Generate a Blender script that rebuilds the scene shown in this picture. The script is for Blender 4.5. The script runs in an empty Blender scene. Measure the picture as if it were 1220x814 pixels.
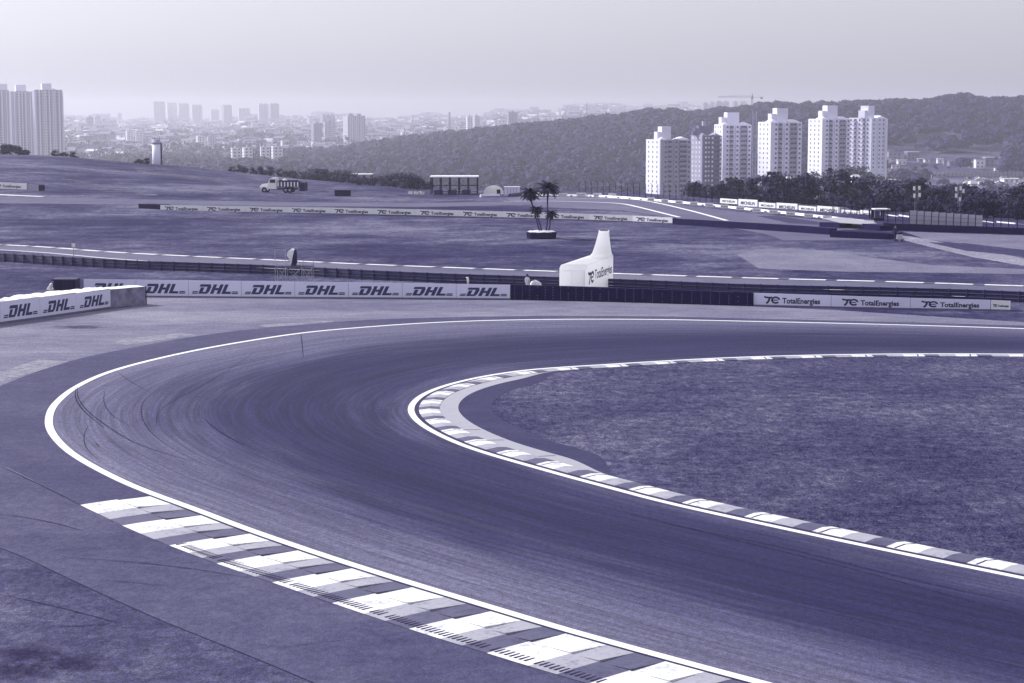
import bpy, bmesh, math, random
import numpy as np
from mathutils import Vector, Matrix, noise as mnoise
random.seed(7); np.random.seed(7)
R = math.radians
scn = bpy.context.scene
COL = scn.collection

# ------------------------------------------------------------------ camera
CAMH = 13.5; F = 2300.0; CX, CY = 610.0, 407.0; HOR = 135.0
PITCH = math.atan((CY-HOR)/F)
cam = bpy.data.cameras.new('camera'); cam.sensor_width = 36; cam.lens = 36*F/1220
cam.clip_start = 0.5; cam.clip_end = 20000
co = bpy.data.objects.new('camera', cam); COL.objects.link(co)
co.location = (0, 0, CAMH); co.rotation_euler = (math.pi/2-PITCH, 0, 0)
scn.camera = co

# ------------------------------------------------------------------ world, sun, exposure
SUN_EL = R(37); SUN_DIR = Vector((-0.88, 0.47, 0)).normalized()
to_sun = Vector((SUN_DIR.x*math.cos(SUN_EL), SUN_DIR.y*math.cos(SUN_EL), math.sin(SUN_EL)))
w = bpy.data.worlds.new('World'); scn.world = w; w.use_nodes = True
nt = w.node_tree; nt.nodes.clear()
sky = nt.nodes.new('ShaderNodeTexSky'); sky.sky_type = 'NISHITA'; sky.sun_disc = False
sky.sun_elevation = SUN_EL; sky.sun_rotation = math.atan2(to_sun.x, to_sun.y)
sky.air_density = 1.0; sky.dust_density = 6.0; sky.ozone_density = 1.0; sky.altitude = 700
hs = nt.nodes.new('ShaderNodeHueSaturation'); hs.inputs['Saturation'].default_value = 0.10
mx = nt.nodes.new('ShaderNodeMix'); mx.data_type = 'RGBA'; mx.blend_type = 'MULTIPLY'; mx.inputs[0].default_value = 1
mx.inputs[7].default_value = (0.945, 0.945, 1.02, 1)
bg = nt.nodes.new('ShaderNodeBackground'); bg.inputs[1].default_value = 0.168
wo = nt.nodes.new('ShaderNodeOutputWorld')
veil = nt.nodes.new('ShaderNodeMix'); veil.data_type = 'RGBA'; veil.inputs[0].default_value = .5      # even high smog over the whole sky
veil.inputs[7].default_value = (3.2, 3.2, 3.5, 1)
nt.links.new(sky.outputs[0], hs.inputs['Color']); nt.links.new(hs.outputs[0], veil.inputs[6]); nt.links.new(veil.outputs[2], mx.inputs[6])
nt.links.new(mx.outputs[2], bg.inputs[0]); nt.links.new(bg.outputs[0], wo.inputs[0])
sl = bpy.data.lights.new('sun', 'SUN'); sl.energy = 3.4; sl.angle = R(0.6); sl.color = (1.0, 0.99, 0.97)
so = bpy.data.objects.new('sun', sl); COL.objects.link(so)
so.rotation_euler = to_sun.to_track_quat('Z', 'Y').to_euler()
vs = scn.view_settings; vs.view_transform = 'Standard'; vs.look = 'None'; vs.exposure = 0.46; vs.gamma = 1.0
scn.render.engine = 'CYCLES'
cy = scn.cycles; cy.max_bounces = 4; cy.diffuse_bounces = 3; cy.glossy_bounces = 2; cy.volume_bounces = 2
cy.transmission_bounces = 2; cy.use_denoising = True; cy.caustics_reflective = False; cy.caustics_refractive = False
cy.sample_clamp_indirect = 4

# ------------------------------------------------------------------ photo geometry helpers
Uv = Vector((0, math.sin(PITCH), math.cos(PITCH))); Fv = Vector((0, math.cos(PITCH), -math.sin(PITCH)))
def ray(x, y): return Vector((1, 0, 0))*(x-CX) + Uv*(CY-y) + Fv*F
def G(x, y, z=0.0):
    d = ray(x, y); t = (z-CAMH)/d.z
    return Vector((d.x*t, d.y*t, z))
def AY(x, y, Y):
    d = ray(x, y); t = Y/d.y
    return Vector((d.x*t, Y, CAMH+d.z*t))
def lerp(a, b, t): return a+(b-a)*t
def sst(t):
    t = np.clip(t, 0, 1); return t*t*(3-2*t)

# ------------------------------------------------------------------ terrain
_rx = [-500, 0, 60, 98, 148, 209, 246, 298, 357, 446, 500, 620, 700, 760, 860, 1000, 1100, 1220, 1500]
_ry = [185, 184, 186, 189, 194, 199, 203, 209, 216.5, 225, 231, 232, 233, 236, 246, 257, 265, 272, 276]
_rd = [430, 430, 430, 430, 425, 420, 415, 400, 380, 350, 335, 330, 325, 312, 284, 258, 242, 230, 226]
_cx = [-600, 150, 220, 298, 360, 440, 499, 558, 612, 651, 710, 740, 770, 805, 828, 846, 878, 907, 946, 1000, 1056, 1103, 1122, 1145, 1173, 1220, 1800]
_cyy = [215, 215, 203, 193, 187, 175, 167, 161, 154, 151, 145, 142, 136, 137, 140, 135, 134, 129, 129, 128, 125, 126, 120, 117, 123, 123, 123]
_tx = [-600, 0, 130, 300, 440, 600, 700, 760, 820, 1220, 1800]
_ty = [143, 144, 143, 142, 141, 136, 131, 127, 126, 128, 128]
VAL = -42.0
def terr(X, Y):
    X = np.asarray(X, float); Y = np.asarray(Y, float)
    Ys = np.maximum(Y, 30.0)
    px = CX + F*X/Ys
    rd = np.interp(px, _rx, _rd); ry = np.interp(px, _rx, _ry)
    zr = CAMH-(ry-HOR)/F*rd
    z = zr*sst((Ys-225)/(rd-225+1e-3))
    z = np.where(Ys > rd, zr+(VAL-zr)*sst((Ys-rd)/520.0), z)
    # wooded hill
    cz = CAMH-(np.interp(px, _cx, _cyy)-HOR)/F*2300-5.0
    up = sst((Ys-1330)/970.0)
    hill = VAL+(cz-VAL)*up*np.where(Ys > 2300, 1-sst((Ys-2300)/500.0), 1)
    # city slope
    ct = CAMH-(np.interp(px, _tx, _ty)-HOR)/F*8000-4+9*np.sin(px*.021)+8*np.sin(px*.063+1)+5*np.sin(px*.147+2)
    city = VAL+(ct-VAL)*np.clip((Ys-2300)/5700.0, 0, 1)**0.8
    z = np.where(Ys > 1330, np.maximum(np.maximum(hill, city), VAL), z)
    return z
def tz(X, Y): return float(terr(X, Y))
def onT(x, y, Ymax=700):
    "first hit of a pixel ray with the terrain"
    d = ray(x, y); Y = 40.0
    while Y < Ymax:
        t = Y/d.y; 
        if CAMH+d.z*t <= tz(d.x*t, Y): break
        Y += 0.5
    t = Y/d.y
    return Vector((d.x*t, Y, tz(d.x*t, Y)))

# ------------------------------------------------------------------ colour: the photograph is a violet duotone
DK = (22, 18, 72); WH = (253, 253, 254)
def s2l(c): return c/12.92 if c <= .04045 else ((c+.055)/1.055)**2.4
GAIN = 1.08
def duo(t, g=GAIN):
    return tuple(min(.85, s2l(max(0, (DK[i]+(WH[i]-DK[i])*t)/255.0))/g) for i in range(3))+(1,)

# ------------------------------------------------------------------ materials
MATS = {}
class NT:
    def __init__(s, m): s.nt = m.node_tree; s.n = s.nt.nodes; s.l = s.nt.links
    def node(s, t, **k):
        x = s.n.new(t)
        for a, b in k.items(): setattr(x, a, b)
        return x
    def link(s, a, b): s.l.new(a, b)
    def coord(s, which='Object', scale=(1, 1, 1)):
        tc = s.node('ShaderNodeTexCoord'); mp = s.node('ShaderNodeMapping'); mp.inputs['Scale'].default_value = scale
        s.link(tc.outputs[which], mp.inputs[0]); return mp.outputs[0]
    def geo(s, scale=(1, 1, 1)):
        g = s.node('ShaderNodeNewGeometry'); mp = s.node('ShaderNodeMapping'); mp.inputs['Scale'].default_value = scale
        s.link(g.outputs['Position'], mp.inputs[0]); return mp.outputs[0]
    def noise(s, vec, scale, detail=3, rough=.55):
        n = s.node('ShaderNodeTexNoise'); n.inputs['Scale'].default_value = scale
        n.inputs['Detail'].default_value = detail; n.inputs['Roughness'].default_value = rough
        s.link(vec, n.inputs['Vector']); return n.outputs['Fac']
    def ramp(s, fac, stops):
        r = s.node('ShaderNodeValToRGB'); el = r.color_ramp.elements
        while len(el) < len(stops): el.new(0.5)
        for e, (p, c) in zip(el, stops): e.position = p; e.color = c if len(c) == 4 else tuple(c)+(1,)
        s.link(fac, r.inputs[0]); return r.outputs[0]
    def mul(s, a, b, fac=1.0, mode='MULTIPLY'):
        m = s.node('ShaderNodeMix', data_type='RGBA', blend_type=mode)
        if isinstance(fac, float): m.inputs[0].default_value = fac
        else: s.link(fac, m.inputs[0])
        for k, v in ((6, a), (7, b)):
            if isinstance(v, tuple): m.inputs[k].default_value = v
            else: s.link(v, m.inputs[k])
        return m.outputs[2]
    def math(s, op, a, b=0.0):
        m = s.node('ShaderNodeMath', operation=op)
        for k, v in ((0, a), (1, b)):
            if isinstance(v, (int, float)): m.inputs[k].default_value = v
            else: s.link(v, m.inputs[k])
        return m.outputs[0]
def newmat(name, rough=.8, spec=.3):
    m = bpy.data.materials.new(name); m.use_nodes = True
    b = m.node_tree.nodes['Principled BSDF']
    b.inputs['Roughness'].default_value = rough; b.inputs['Specular IOR Level'].default_value = spec
    MATS[name] = m
    return m, NT(m), b
_duo = duo
def gduo(t): return _duo(t, 1.85)
def gv(v): return (v, v, v, 1)
def plain(name, t, rough=.75, spec=.3, var=.18, scale=2.0, space='Object', g=GAIN):
    m, n, b = newmat(name, rough, spec)
    f = n.noise(n.coord(space), scale, 4)
    c = n.ramp(f, [(.3, gv(1-var)), (.7, gv(1+var*.6))])
    col = (.012+t*.1, .007+t*.08, .060, 1) if t < .09 else duo(t, g)
    n.link(n.mul(col, c), b.inputs['Base Color'])
    return m
def bump(n, b, h, dist, strength=1.0):
    bp = n.node('ShaderNodeBump'); bp.inputs['Distance'].default_value = dist; bp.inputs['Strength'].default_value = strength
    n.link(h, bp.inputs['Height']); n.link(bp.outputs[0], b.inputs['Normal'])

# grass (large meadow)
def grass_mat(name, stops, fine=9.0, big=.045, bumpd=.05, ragged=0, wts=(.46, .27, .27), mid=7, qs=1.3):
    m, n, b = newmat(name, .97, .05)
    p = n.geo()
    a = n.noise(p, big, 6, .62); c = n.noise(p, big*mid, 5, .65); f = n.noise(p, fine, 4, .7)
    q = n.noise(n.geo((1, .55, 1)), qs, 5, .75)
    s = n.math('ADD', n.math('MULTIPLY', a, wts[0]), n.math('MULTIPLY', c, wts[1]))
    s = n.math('ADD', s, n.math('MULTIPLY', q, wts[2]))
    col = n.ramp(s, [(p_, gduo(t)) for p_, t in stops])
    g = n.ramp(f, [(.3, gv(.42)), (.7, gv(1.6))])
    n.link(n.mul(col, g), b.inputs['Base Color'])
    bump(n, b, f, bumpd, .6)
    if ragged:
        k = n.ramp(n.math('ADD', n.math('MULTIPLY', n.noise(n.geo((.6, 1.6, 1)), .35, 6, .7), .7), n.math('MULTIPLY', f, .3)), [(ragged, gv(0)), (ragged+.06, gv(1))])
        n.link(k, b.inputs['Alpha'])
    return m
grass_mat('meadow', [(.42, .11), (.475, .22), (.52, .32), (.58, .50)], 5.0, .03)
grass_mat('infield_grass', [(.40, .14), (.47, .25), (.53, .35), (.60, .53)], 9.0, .10, .03, 0, (.34, .22, .44), 9, 2.6)
grass_mat('dry_grass', [(.33, .36), (.5, .5), (.66, .62)], 6.0, .15)
grass_mat('worn_grass', [(.33, .36), (.5, .48), (.66, .62)], 6.0, .15, .05, .50)
grass_mat('dirt', [(.33, .5), (.5, .62), (.66, .78)], 3.0, .15)
grass_mat('dry_patch', [(.33, .42), (.5, .52), (.66, .64)], 6.0, .15, .05, .30)
grass_mat('dark_bank', [(.33, .12), (.5, .22), (.66, .4)], 2.0, .15)

m, n, b = newmat('grass_blades', .95, .05)
n.link(n.ramp(n.noise(n.geo((.5, 1.5, 1)), 3.0, 5, .8), [(.42, gduo(.20)), (.5, gduo(.33)), (.57, gduo(.54))]), b.inputs['Base Color'])
def asphalt(name, lo, mid, hi, big=.12, grain=.28, stretch=(1, 1, 1)):
    m, n, b = newmat(name, .9, .12)
    p = n.geo(stretch)
    a = n.noise(p, big, 6, .6); c = n.noise(p, big*9, 5, .65)
    s = n.math('ADD', n.math('MULTIPLY', a, .6), n.math('MULTIPLY', c, .4))
    col = n.ramp(s, [(.36, gduo(lo)), (.5, gduo(mid)), (.64, gduo(hi))])
    g1 = n.noise(n.geo(), 22, 3, .8)
    g = n.ramp(g1, [(.36, gv(1-grain*1.5)), (.64, gv(1+grain*1.5))])
    g2 = n.ramp(n.noise(n.geo((1, .6, 1)), 5.0, 6, .85), [(.38, gv(1-grain*1.1)), (.5, gv(1.0)), (.62, gv(1+grain*1.2))])
    g = n.mul(g, g2)
    n.link(n.mul(col, g), b.inputs['Base Color'])
    bump(n, b, g1, .006, .8)
    return m
asphalt('runoff_pale', .40, .52, .66, .09, .24, (.6, 1.6, 1))
asphalt('runoff_dark', .24, .29, .36, .10, .22)
asphalt('apron', .25, .33, .41, .12, .24)
asphalt('rough_ground', .14, .28, .44, .13, .42)
asphalt('far_asphalt', .36, .42, .48, .05, .1)
asphalt('second_asphalt', .38, .45, .52, .05, .1)
asphalt('dark_asphalt', .17, .21, .26, .3, .15)
# main track: streaks follow the racing line through UV (u metres along, v 0..1 across)
m, n, b = newmat('track', .88, .14)
uv = n.node('ShaderNodeUVMap'); sep = n.node('ShaderNodeSeparateXYZ'); n.link(uv.outputs[0], sep.inputs[0])
def uvmap(sx, sy):
    mp = n.node('ShaderNodeMapping'); mp.inputs['Scale'].default_value = (sx, sy, 1); n.link(uv.outputs[0], mp.inputs[0]); return mp.outputs[0]
wob = n.math('MULTIPLY', n.math('SUBTRACT', n.noise(uvmap(.035, 2.0), 1.0, 3), .5), .5)
wob2 = n.math('MULTIPLY', n.math('SUBTRACT', n.noise(uvmap(.12, 14.0), 1.0, 4), .5), .40)
vv = n.math('ADD', n.math('ADD', sep.outputs[1], wob), wob2)
base = n.ramp(vv, [(0.0, gduo(.27)), (.12, gduo(.15)), (.35, gduo(.09)), (.52, gduo(.14)), (.72, gduo(.31)), (1.0, gduo(.44))])
st1 = n.ramp(n.noise(uvmap(.05, 60), 1.0, 3, .6), [(.34, gv(.76)), (.5, gv(1.0)), (.66, gv(1.26))])
st2 = n.ramp(n.noise(uvmap(.22, 150), 1.0, 2, .6), [(.34, gv(.80)), (.66, gv(1.2))])
g1 = n.noise(n.geo(), 24, 3, .8)
gr = n.mul(n.ramp(g1, [(.36, gv(.62)), (.64, gv(1.42))]), n.ramp(n.noise(n.geo((1, .6, 1)), 5.0, 6, .85), [(.38, gv(.72)), (.5, gv(1.0)), (.62, gv(1.32))]))
c = n.mul(n.mul(n.mul(base, st1), st2), gr)
n.link(c, b.inputs['Base Color']); bump(n, b, g1, .006, .8)

def worn(name, t, dirt_t, amount=.5, scale=1.5, g_=1.35):
    m, n, b = newmat(name, .6, .35)
    p = n.geo(); f = n.noise(p, scale, 6, .7); f2 = n.noise(p, scale*8, 4, .7)
    s = n.math('ADD', n.math('MULTIPLY', f, .6), n.math('MULTIPLY', f2, .4))
    k = n.ramp(s, [(amount, gv(0)), (amount+.14, gv(1))])
    n.link(n.mul(duo(t, g_), duo(dirt_t, g_), k, 'MIX'), b.inputs['Base Color'])
    return m
worn('line_white', 1.0, .80, .57)
worn('kerb_white', .98, .68, .50, 1.1)
worn('kerb_light', .74, .55, .50, 1.1, 1.7)
worn('kerb_dark', .34, .22, .48, 1.1, 1.8)
worn('concrete_pale', .76, .70, .5, 1.5, 1.8)
worn('faded_paint', .68, .5, .44, .8, 1.8)
plain('groove', .04, .9)
plain('rubber_mark', .10, .9, .1, .25, 2, 'Object', 1.85)
plain('rubber_mark_soft', .17, .9, .1, .35, 4, 'Object', 1.85)
plain('rubber', .015, .9, .08, .2, 3)
plain('belt', .01, .85, .08, .15, 2)
plain('banner_grey', .93, .55, .3, .05, .6)
for _nd in MATS['banner_grey'].node_tree.nodes:
    if _nd.type == 'MIX': _nd.inputs[6].default_value = (.70, .69, .88, 1)
plain('banner_white', .95, .55, .3, .05, .6)
plain('ink', .16, .6, .3, .08)
plain('ink_dark', .08, .6, .3, .08)
plain('seam', .40, .6)
plain('cover_white', .97, .6, .3, .15, 1.2)
plain('tarp_mottled', .50, .7, .3, .5, 1.4)
plain('white_fabric', .98, .5, .3, .03)
_m = MATS['white_fabric']; _n = NT(_m); _t = _n.node('ShaderNodeBsdfTranslucent'); _t.inputs[0].default_value = (.92, .92, .94, 1)
_x = _n.node('ShaderNodeMixShader'); _x.inputs[0].default_value = .66
_n.link(_m.node_tree.nodes['Principled BSDF'].outputs[0], _x.inputs[1]); _n.link(_t.outputs[0], _x.inputs[2]); _n.link(_x.outputs[0], _m.node_tree.nodes['Material Output'].inputs[0])
plain('steel', .55, .45, .5, .2, 3)
plain('steel_dark', .10, .6, .3, .2, 3)
plain('steel_pale', .75, .45, .5, .15, 3)
plain('paint_white', .97, .4, .5, .06)
plain('paint_dark', .03, .7, .15, .1)
plain('glass_dark', .08, .15, .6, .05)
plain('wood_dark', .18, .8)
plain('roof_pale', .85, .7)
plain('screen_panel', .72, .7, .3, .08)
plain('wall_dark', .03, .9, .05)
plain('skin', .45, .6); plain('cloth_dark', .10, .9); plain('cloth_white', .9, .8)
plain('bark', .16, .9, .2, .3, 1.5)
plain('soil_dry', .85, .9, .1, .3, 3)
plain('tower_white', .97, .7, .2, .05, .3)
for _nd in MATS['tower_white'].node_tree.nodes:
    if _nd.type == 'MIX': _nd.inputs[6].default_value = (.76, .75, .90, 1)
plain('tower_grey', .60, .7, .2, .08, .3)
plain('tower_dark', .34, .7, .2, .1, .3)
plain('window_dark', .12, .3, .5, .2)
plain('window_pale', .9, .4, .5, .2)
plain('house_white', .9, .8); plain('house_grey', .55, .8); plain('house_brick', .45, .8)
plain('house_roof', .42, .85); plain('house_roof_dark', .36, .85)  # roof tones lifted, part of the far city haze painted in
def leaf(name, lo, hi, sc=.35):
    m, n, b = newmat(name, .75, .2)
    f = n.noise(n.geo(), sc, 4, .7)
    oi = n.node('ShaderNodeObjectInfo')
    c = n.ramp(f, [(.40, gduo(lo)), (.60, gduo(hi))])
    k = n.ramp(oi.outputs['Random'], [(0, gv(.8)), (1, gv(1.25))])
    n.link(n.mul(c, k), b.inputs['Base Color'])
    return m
def ragged(name, scale, lo, hi, st=(1, 1, 1)):
    m = MATS[name]; n = NT(m); n.link(n.ramp(n.noise(n.geo(st), scale, 6, .75), [(lo, gv(0)), (hi, gv(1))]), m.node_tree.nodes['Principled BSDF'].inputs['Alpha'])
plain('stain', .08, .9, .05, .3, 3, 'Object', 1.85)
_m = MATS['stain']; n = NT(_m); _u = n.node('ShaderNodeUVMap'); _s = n.node('ShaderNodeSeparateXYZ'); n.link(_u.outputs[0], _s.inputs[0])
n.link(n.ramp(n.math('SUBTRACT', n.noise(n.geo(), 1.6, 6, .75), n.math('MULTIPLY', _s.outputs[0], .42)), [(.12, gv(0)), (.42, gv(.5))]), _m.node_tree.nodes['Principled BSDF'].inputs['Alpha'])
def blob(x, y, rx, ry, z=.0165):
    c = G(x, y); a = G(x+rx, y); b_ = G(x, y-ry); mb = MB(); mb.v.append((c.x, c.y, z)); uv_ = [0]
    for k in (1, 2, 3):
        for j in range(28): t = 2*math.pi*j/28; p = c+(a-c)*(math.cos(t)*k/3)+(b_-c)*(math.sin(t)*k/3); mb.v.append((p.x, p.y, z)); uv_.append(k/3)
    for j in range(28): mb.face([0, 1+j, 1+(j+1) % 28])
    for k in range(2):
        for j in range(28): q = 1+28*k+j; q2 = 1+28*k+(j+1) % 28; mb.face([q, q+28, q2+28, q2])
    o = mb.build('oil_stain', mat='stain'); ul = o.data.uv_layers.new(name='UVMap')
    for lp in o.data.loops: ul.data[lp.index].uv = (uv_[lp.vertex_index], 0)
    return struct(o)
ragged('faded_paint', 2.5, .36, .52, (.6, 2.2, 1)); ragged('rubber_mark_soft', 9, .30, .65); ragged('rubber_mark', 12, .25, .6)
leaf('leaves', .08, .38); leaf('leaves_dark', .06, .20); leaf('palm_leaf', .05, .16, 2)
leaf('forest_leaves', .0, .22, .05); leaf('city_trees_hazed', .24, .38, .05)  # city leaves lightened: distance haze is put into their colour
for _nd in MATS['forest_leaves'].node_tree.nodes:
    if _nd.type == 'VALTORGB' and _nd.color_ramp.elements[0].position > .3: _nd.color_ramp.elements[0].color = (.005, .003, .055, 1); _nd.color_ramp.elements[1].color = (.019, .015, .105, 1)
# facades seen kilometres off: window grid is surface pattern
def facade(name, t, tw, sx, sz):
    m, n, b = newmat(name, .8, .2)
    br = n.node('ShaderNodeTexCoord'); sp = n.node('ShaderNodeSeparateXYZ'); n.link(br.outputs['Object'], sp.inputs[0])
    h = n.math('ADD', sp.outputs[0], sp.outputs[1])
    fx = n.math('FRACT', n.math('MULTIPLY', h, 1/sx)); fz = n.math('FRACT', n.math('MULTIPLY', sp.outputs[2], 1/sz))
    a = n.math('MULTIPLY', n.math('GREATER_THAN', fx, .35), n.math('LESS_THAN', fx, .80))
    c = n.math('MULTIPLY', n.math('GREATER_THAN', fz, .38), n.math('LESS_THAN', fz, .84))
    k = n.math('MULTIPLY', a, c)
    geo = n.node('ShaderNodeNewGeometry'); s2 = n.node('ShaderNodeSeparateXYZ'); n.link(geo.outputs['Normal'], s2.inputs[0])
    k = n.math('MULTIPLY', k, n.math('LESS_THAN', n.math('ABSOLUTE', s2.outputs[2]), .5))
    n.link(n.mul(duo(t), duo(tw), k, 'MIX'), b.inputs['Base Color'])
    return m
facade('facade_a', .80, .25, 3.4, 3.0); facade('facade_b', .9, .35, 4.2, 3.2); facade('facade_c', .62, .25, 3.0, 3.0)  # windows kept pale: haze over the far blocks is in the colour
facade('facade_left', .72, .04, 3.3, 2.9)
facade('facade_left_shaft', .85, .45, 2.3, 2.9)

# ------------------------------------------------------------------ mesh building
class MB:
    def __init__(s): s.v = []; s.f = []; s.mi = []; s.mats = []; s.sm = []; s.cur = 0
    def mat(s, name):
        if name not in s.mats: s.mats.append(name)
        s.cur = s.mats.index(name); return s
    def face(s, idx, smooth=False): s.f.append(idx); s.mi.append(s.cur); s.sm.append(smooth)
    def poly(s, pts):
        k = len(s.v); s.v += [tuple(p) for p in pts]; s.face(list(range(k, k+len(pts)))); return s
    def hexa(s, p):   # 8 pts: bottom 4 ccw, top 4
        k = len(s.v); s.v += [tuple(q) for q in p]
        for q in ((3, 2, 1, 0), (4, 5, 6, 7), (0, 1, 5, 4), (1, 2, 6, 5), (2, 3, 7, 6), (3, 0, 4, 7)): s.face([k+i for i in q])
        return s
    def box(s, x0, x1, y0, y1, z0, z1):
        return s.hexa([(x0, y0, z0), (x1, y0, z0), (x1, y1, z0), (x0, y1, z0), (x0, y0, z1), (x1, y0, z1), (x1, y1, z1), (x0, y1, z1)])
    def prism(s, pts, z0, z1):
        k = len(s.v); n = len(pts)
        s.v += [(p[0], p[1], z0) for p in pts]+[(p[0], p[1], z1) for p in pts]
        s.face(list(range(k+n-1, k-1, -1))); s.face(list(range(k+n, k+2*n)))
        for i in range(n): j = (i+1) % n; s.face([k+i, k+j, k+n+j, k+n+i])
        return s
    def tube(s, pts, rad, n=6, cap=True, smooth=True):
        pts = [Vector(p) for p in pts]; rad = rad if isinstance(rad, (list, tuple)) else [rad]*len(pts)
        k = len(s.v); up = None
        for i, p in enumerate(pts):
            d = (pts[min(i+1, len(pts)-1)]-pts[max(i-1, 0)]).normalized()
            a = d.orthogonal().normalized() if up is None else (up-d*up.dot(d)).normalized()
            up = a; c = d.cross(a)
            for j in range(n):
                t = 2*math.pi*j/n; s.v.append(tuple(p+(a*math.cos(t)+c*math.sin(t))*rad[i]))
        for i in range(len(pts)-1):
            for j in range(n):
                j2 = (j+1) % n; s.face([k+i*n+j, k+i*n+j2, k+(i+1)*n+j2, k+(i+1)*n+j], smooth)
        if cap:
            s.face([k+j for j in range(n-1, -1, -1)]); s.face([k+(len(pts)-1)*n+j for j in range(n)])
        return s
    def bar(s, a, b, t=.05): return s.tube([a, b], t, 4, True, False)
    def build(s, name, parent=None, mat=None, loc=None, rz=0):
        me = bpy.data.meshes.new(name); me.from_pydata(s.v, [], s.f); 
        for mm in (s.mats or [mat]): me.materials.append(MATS[mm])
        if s.mats: me.polygons.foreach_set('material_index', s.mi)
        me.polygons.foreach_set('use_smooth', s.sm); me.update()
        o = bpy.data.objects.new(name, me); COL.objects.link(o)
        if parent: o.parent = parent
        if loc is not None: o.location = loc
        o.rotation_euler.z = rz
        return o
def tag(o, label=None, cat=None, group=None, kind=None):
    if label: o['label'] = label
    if cat: o['category'] = cat
    if group: o['group'] = group
    if kind: o['kind'] = kind
    return o
def struct(o): o['kind'] = 'structure'; return o
def empty(name, loc, rz, label, cat, group=None):
    o = bpy.data.objects.new(name, None); COL.objects.link(o); o.location = loc; o.rotation_euler.z = rz
    o.empty_display_size = .3
    return tag(o, label, cat, group)
KIDS = {}
def copy_tree(o, loc=None, rz=None, label=None, parent=None, scale=None):
    c = o.copy(); COL.objects.link(c)
    if parent: c.parent = parent
    if loc is not None: c.location = loc
    if rz is not None: c.rotation_euler.z = rz
    if label: c['label'] = label
    if scale: c.scale = (scale,)*3 if isinstance(scale, (int, float)) else scale
    for ch in [q for q in list(COL.objects) if q.parent == o]: copy_tree(ch, parent=c)
    return c
_tmp = {}
def text_mesh(txt, size, shear=0, off=0.0, space=1.0):
    key = (txt, size, shear, off, space)
    if key in _tmp: return _tmp[key]
    cu = bpy.data.curves.new('lettering', 'FONT'); cu.body = txt; cu.size = size; cu.shear = shear; cu.offset = off
    cu.space_character = space; cu.align_x = 'LEFT'; cu.resolution_u = 3
    ob = bpy.data.objects.new('t', cu); COL.objects.link(ob)
    dg = bpy.context.evaluated_depsgraph_get(); dg.update()
    me = bpy.data.meshes.new_from_object(ob.evaluated_get(dg)); bpy.data.objects.remove(ob)
    vs_ = [tuple(v.co) for v in me.vertices]; fs_ = [list(p.vertices) for p in me.polygons]
    _tmp[key] = (vs_, fs_); return _tmp[key]

# ------------------------------------------------------------------ curves
class Curve:
    def __init__(s, pts, step=.5):
        P = [Vector((p[0], p[1], 0)) for p in pts]; out = []
        P = [P[0]*2-P[1]]+P+[P[-1]*2-P[-2]]
        for i in range(1, len(P)-2):
            a, b, c, d = P[i-1:i+3]
            n = max(2, int((c-b).length/step*2))
            for k in range(n):
                t = k/n
                # centripetal-ish catmull-rom
                out.append(.5*((2*b)+(c-a)*t+(2*a-5*b+4*c-d)*t*t+(3*b-a-3*c+d)*t**3))
        out.append(P[-2])
        A = np.array([(p.x, p.y) for p in out])
        L = np.r_[0, np.cumsum(np.hypot(*(A[1:]-A[:-1]).T))]
        n = int(L[-1]/step)+1; S = np.linspace(0, L[-1], n)
        A = np.c_[np.interp(S, L, A[:, 0]), np.interp(S, L, A[:, 1])]
        for _ in range(6):
            B = A.copy(); B[1:-1] = (A[:-2]+2*A[1:-1]+A[2:])/4; A = B
        s.A = A; s.S = np.r_[0, np.cumsum(np.hypot(*(A[1:]-A[:-1]).T))]; s.L = s.S[-1]
        T = np.gradient(A, axis=0); T /= np.hypot(*T.T)[:, None]; s.T = T; s.N = np.c_[-T[:, 1], T[:, 0]]
    def at(s, q, off=0):
        x = np.interp(q, s.S, s.A[:, 0]); y = np.interp(q, s.S, s.A[:, 1])
        nx = np.interp(q, s.S, s.N[:, 0]); ny = np.interp(q, s.S, s.N[:, 1]); l = math.hypot(nx, ny)
        return Vector((x+nx/l*off, y+ny/l*off, 0))
    def near(s, p):
        d = np.hypot(s.A[:, 0]-p[0], s.A[:, 1]-p[1]); return s.S[int(d.argmin())]
def curve_px(px, step=.5, ext=None): return Curve([G(*p) for p in px], step)
def ribbon(name, cv, o0, o1, z, mat, s0=0, s1=None, step=.5, follow=False):
    s1 = cv.L if s1 is None else s1; n = max(2, int((s1-s0)/step)); mb = MB()
    f0 = o0 if callable(o0) else (lambda q: o0); f1 = o1 if callable(o1) else (lambda q: o1)
    for i in range(n+1):
        q = s0+(s1-s0)*i/n
        for f in (f0, f1):
            p = cv.at(q, f(q)); zz = z+(tz(p.x, p.y) if follow else 0); mb.v.append((p.x, p.y, zz))
    for i in range(n): mb.face([2*i, 2*i+1, 2*i+3, 2*i+2])
    return mb.build(name, mat=mat)
def sheet(name, px, z, mat, follow=False, world=False):
    P = [Vector(p) for p in px] if world else [G(*p) for p in px]
    if not follow:
        return MB().poly([(p.x, p.y, z) for p in P]).build(name, mat=mat)
    bm = bmesh.new(); f = bm.faces.new([bm.verts.new((p.x, p.y, 0)) for p in P])
    bmesh.ops.triangulate(bm, faces=[f])
    bmesh.ops.subdivide_edges(bm, edges=bm.edges[:], cuts=5, use_grid_fill=True)
    for v in bm.verts: v.co.z = tz(v.co.x, v.co.y)+z
    me = bpy.data.meshes.new(name); bm.to_mesh(me); bm.free(); me.materials.append(MATS[mat])
    o = bpy.data.objects.new(name, me); COL.objects.link(o); return o

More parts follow.
